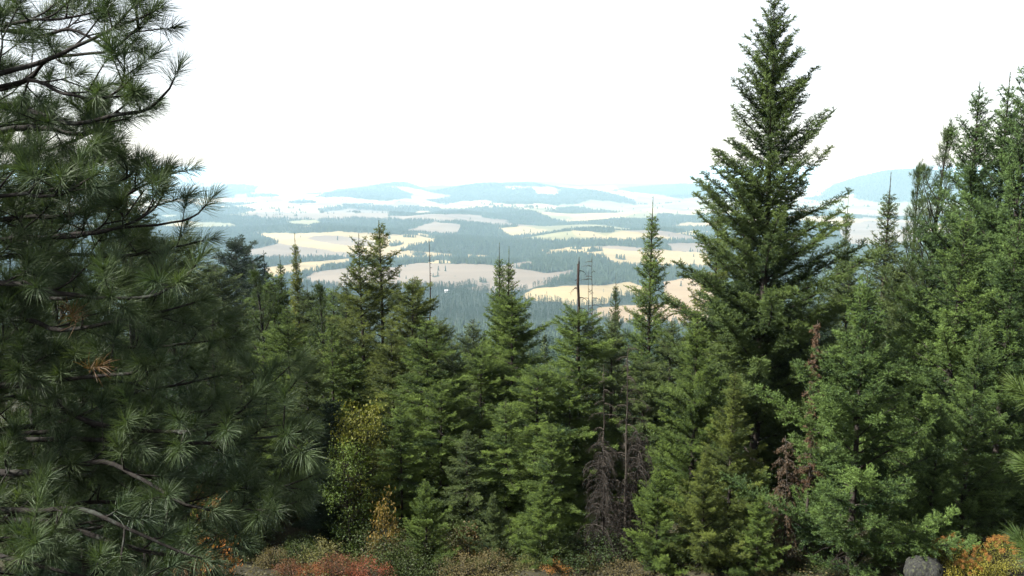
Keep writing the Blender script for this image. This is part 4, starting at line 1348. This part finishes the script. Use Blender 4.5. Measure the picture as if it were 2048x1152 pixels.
for key, px, top, D, col, label, wf in [
    ('low1', 575, 1120, 19.6, RED, 'red shrub at the lower edge left of the brightest red one', 1.1),
    ('low2', 668, 1112, 19.6, RED, 'brightest red shrub at the lower edge', 1.1),
    ('low3', 735, 1122, 19.6, (0.17, 0.055, 0.035), 'low red shrub right of the brightest red one', 1.0),
    ('low2', 620, 1130, 19.0, (0.17, 0.065, 0.03), 'orange red shrub lowest between the two bigger red shrubs', 1.0),
    ('low1', 640, 1080, 20.6, PALE, 'pale yellow green shrub behind the red shrubs', .85),
    ('low2', 595, 1080, 20.8, GRN, 'dark leafy shrub with pale flecks behind the left red shrub', .9),
    ('low2', 545, 1095, 20.4, DULL, 'dull olive shrub left of the red shrubs by the pine', .9),
    ('low3', 860, 1120, 20.0, GRN, 'low green shrub in the middle of the lower edge', 1.0),
    ('low1', 925, 1112, 19.8, DULL, 'dry tan shrub at the lower edge left of centre', 1.1),
    ('low2', 985, 1105, 19.9, DULL, 'dry tan shrub with bare stems at the centre of the lower edge', 1.1),
    ('wand', 935, 1040, 21.2, (0.08, 0.06, 0.028), 'withered brown bush below the front firs', .8),
    ('low1', 1055, 1112, 20.0, PALE, 'pale shrub at the lower edge right of centre', 1.0),
    ('low3', 1110, 1122, 19.8, ORG, 'rusty low shrub at the lower edge left of the twig tangle', .8),
    ('low2', 1175, 1108, 20.2, PALE, 'pale shrub with a yellow tuft under the twig tangle', .85),
    ('low1', 1330, 1100, 20.4, GRN, 'green shrub at the foot of the tallest fir', 1.0),
    ('low2', 1450, 1115, 20.0, GRN, 'grey green shrub at the lower edge below the tallest fir', 1.0),
    ('low1', 1400, 1125, 19.6, PALE, 'pale low shrub at the lower edge below the tallest fir', 1.0),
    ('low2', 800, 1100, 20.6, GRN, 'green shrub right of the red shrubs under the broadleaf tree', 1.0),
    ('low1', 1560, 1110, 20.6, GRN, 'shaded shrub left of the young fir at the lower edge', 1.0),
    ('low2', 1902, 1078, 17.6, (0.15, 0.15, 0.035), 'shrub with orange heads right behind the grey boulder', .62),
    ('low1', 1952, 1096, 17.4, (0.19, 0.18, 0.035), 'shrub with orange heads over yellow leaves in the middle of the orange group', .7),
    ('low2', 2005, 1078, 17.6, (0.17, 0.17, 0.04), 'tallest orange headed shrub, beside the right edge pine', .7),
    ('low3', 1935, 1124, 16.9, (0.22, 0.20, 0.04), 'yellow leaved shrub lowest of the orange headed group', .75),
    ('low1', 1992, 1122, 16.9, (0.20, 0.19, 0.04), 'yellow green shrub at the lower right edge below the orange headed ones', .75),
    ('low2', 1290, 1095, 20.6, GRN, 'grey green shrub right of the twig tangle', 1.0),
    ('low3', 1370, 1090, 21.2, GRN, 'dark shrub behind the pale low shrub under the tallest fir', 1.1),
    ('low1', 1500, 1090, 20.6, DULL, 'dull brown green shrub under the lower right boughs of the tallest fir', 1.0),
    ('low3', 1600, 1118, 19.4, GRN, 'low green shrub at the lower edge in front of the young fir', 1.2),
    ('low2', 1680, 1125, 18.8, GRN, 'green shrub at the lower edge under the middle of the young fir', 1.1),
    ('low1', 1760, 1120, 18.6, (0.06, 0.075, 0.028), 'olive shrub at the lower edge left of the boulder', 1.0),
    ('low3', 1245, 1125, 19.4, DULL, 'dry low shrub at the lower edge under the twig tangle', 1.1),
    ('low2', 1520, 1128, 19.2, PALE, 'pale leafy shrub at the lower edge between the tallest fir and the young fir', .9),
    ('low2', 1180, 1040, 23, GRN, 'shaded green bush behind the twig tangle', 1.0),
    ('low2', 890, 1030, 23, GRN, 'shaded green bush under the fir with a visible trunk', 1.0),
    ('low1', 1040, 1040, 23, GRN, 'shaded green bush under the lowest front firs', 1.0),
    ('low1', 760, 1040, 22.6, GRN, 'leafy bush under the orange tan sapling', 1.0),
]:
    shrub('shrub', key, px, top, D, col, label, SG, wf, heads=(0.27, 0.135, 0.05) if 'orange head' in label and 'below' not in label else None)

rs = np.random.default_rng(44)
k_ = 0
while k_ < 110:
    D = 19.5 + 22 * rs.random()
    px = 420 + 1640 * rs.random()
    x = (px - 1024) / F * D
    H = .45 + .7 * rs.random()
    top = 335 - (gz(x, D) + H) / D * F
    if D < 22.5 and (520 < px < 780 or px > 1800):
        continue
    k_ += 1
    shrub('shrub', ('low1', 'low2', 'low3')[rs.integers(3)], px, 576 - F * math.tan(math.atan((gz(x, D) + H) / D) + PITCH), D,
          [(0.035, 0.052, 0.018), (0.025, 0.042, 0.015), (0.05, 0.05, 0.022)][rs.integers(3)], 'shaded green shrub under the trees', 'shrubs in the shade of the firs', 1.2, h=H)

# low leafy ground cover and litter
n_ = 90000
D_ = 15 + 30 * rs.random(n_) ** 1.3
X_ = (250 + 1900 * rs.random(n_) - 1024) / F * D_
pat = np.sin(X_ * 1.3 + 2 * np.sin(D_ * .9)) + np.sin(D_ * 1.7 + X_ * .6) + .8 * rs.normal(size=n_)
k = pat > -.5
X_, D_, pat = X_[k], D_[k], pat[k]
n_ = len(X_)
c_ = np.stack([X_, D_, ground(X_, D_) + .02 + .22 * rs.random(n_) ** 1.5], -1)
nn = nrm(rs.normal(size=(n_, 3)) * .6 + np.array([0, 0, .8])); a_, b_ = perp(nn)
l_ = (.03 + .05 * rs.random(n_))[:, None]
v_ = np.stack([c_ - a_ * l_ * .6, c_ + b_ * l_ * .35, c_ + a_ * l_ * .6, c_ - b_ * l_ * .35], 1).reshape(-1, 3)
f_ = (np.arange(n_)[:, None, None] * 4 + np.array([[0, 1, 2], [0, 2, 3]])[None]).reshape(-1, 3)
gc = Geo(); gc.add(v_, f_, np.repeat(np.clip(.45 + .2 * rs.normal(size=n_) + .1 * pat, 0, 1), 4))
go = gc.build('ground_cover', M_LEAF)
go.color = (0.055, 0.05, 0.022, 1)
tag(go, 'low leafy ground cover and litter under the trees', 'ground cover', None, 'stuff')

# boulder
import bmesh
bm = bmesh.new()
bmesh.ops.create_icosphere(bm, subdivisions=5, radius=1.0)
from mathutils import noise
for v in bm.verts:
    c = v.co
    k = 1 + .16 * noise.noise(c * 1.3 + Vector((3, 1, 2))) + .07 * noise.noise(c * 3.1) + .03 * noise.noise(c * 8) + .015 * noise.noise(c * 19)
    v.co = c * k
    v.co += c * .05 * abs(noise.noise(c * 5.3 + Vector((7, 2, 1))))
me = bpy.data.meshes.new('boulder')
bm.to_mesh(me); bm.free()
me.polygons.foreach_set('use_smooth', np.ones(len(me.polygons), bool))
M_ROCK = bark_mat('lichen_rock', (0.006, 0.006, 0.006), (0.030, 0.031, 0.028), 11, lichen=(0.042, 0.046, 0.026))
me.materials.append(M_ROCK)
bo = bpy.data.objects.new('boulder', me)
COL.objects.link(bo)
p = at(1850, 1156, 17.2)
bo.location = p
bo.scale = (.44, .42, .55)
tag(bo, 'grey lichen flecked boulder beside the orange shrub', 'boulder')

# farmhouses in the valley
M_WALL = bark_mat('white_boards', (0.70, 0.69, 0.66), (0.82, 0.81, 0.78), 2, rough=.7)
M_ROOF = bark_mat('grey_roof', (0.30, 0.29, 0.29), (0.45, 0.44, 0.43), 1, rough=.6)
for px, py, w, l, label in ((892, 594, 9, 14, 'white farmhouse among the hazy trees left of the twin topped fir'),
                            (1133, 437, 16, 30, 'pale barn far out in the wooded belt of the valley'),
                            (1027, 397, 18, 36, 'farthest white farm building, on the wooded ridge')):
    D = 400 * F / (py - 335.0)
    x = (px - 1024) / F * D
    z = gz(x, D)
    hw, hl, hh = w / 2, l / 2, w * .55
    t = empty('farmhouse', (x, D, z))
    tag(t, label, 'house')
    g = Geo()
    v = [(-hl, -hw, -1), (hl, -hw, -1), (hl, hw, -1), (-hl, hw, -1), (-hl, -hw, hh), (hl, -hw, hh), (hl, hw, hh), (-hl, hw, hh), (-hl, 0, hh + w * .4), (hl, 0, hh + w * .4)]
    g.add(v, [(0, 1, 5), (0, 5, 4), (1, 2, 6), (1, 6, 5), (2, 3, 7), (2, 7, 6), (3, 0, 4), (3, 4, 7), (4, 7, 8), (5, 9, 6)])
    g.build('wall', M_WALL, t)
    g = Geo()
    e = .5
    v = [(-hl - e, -hw - e, hh - .3), (hl + e, -hw - e, hh - .3), (hl + e, 0, hh + w * .4 + .15), (-hl - e, 0, hh + w * .4 + .15), (-hl - e, hw + e, hh - .3), (hl + e, hw + e, hh - .3)]
    v += [(a, b, c + .25) for a, b, c in v]
    g.add(v, [(0, 1, 2), (0, 2, 3), (3, 2, 5), (3, 5, 4), (6, 8, 7), (6, 9, 8), (9, 11, 8), (9, 10, 11), (0, 6, 1), (1, 6, 7), (4, 5, 10), (5, 11, 10)])
    g.build('roof', M_ROOF, t)
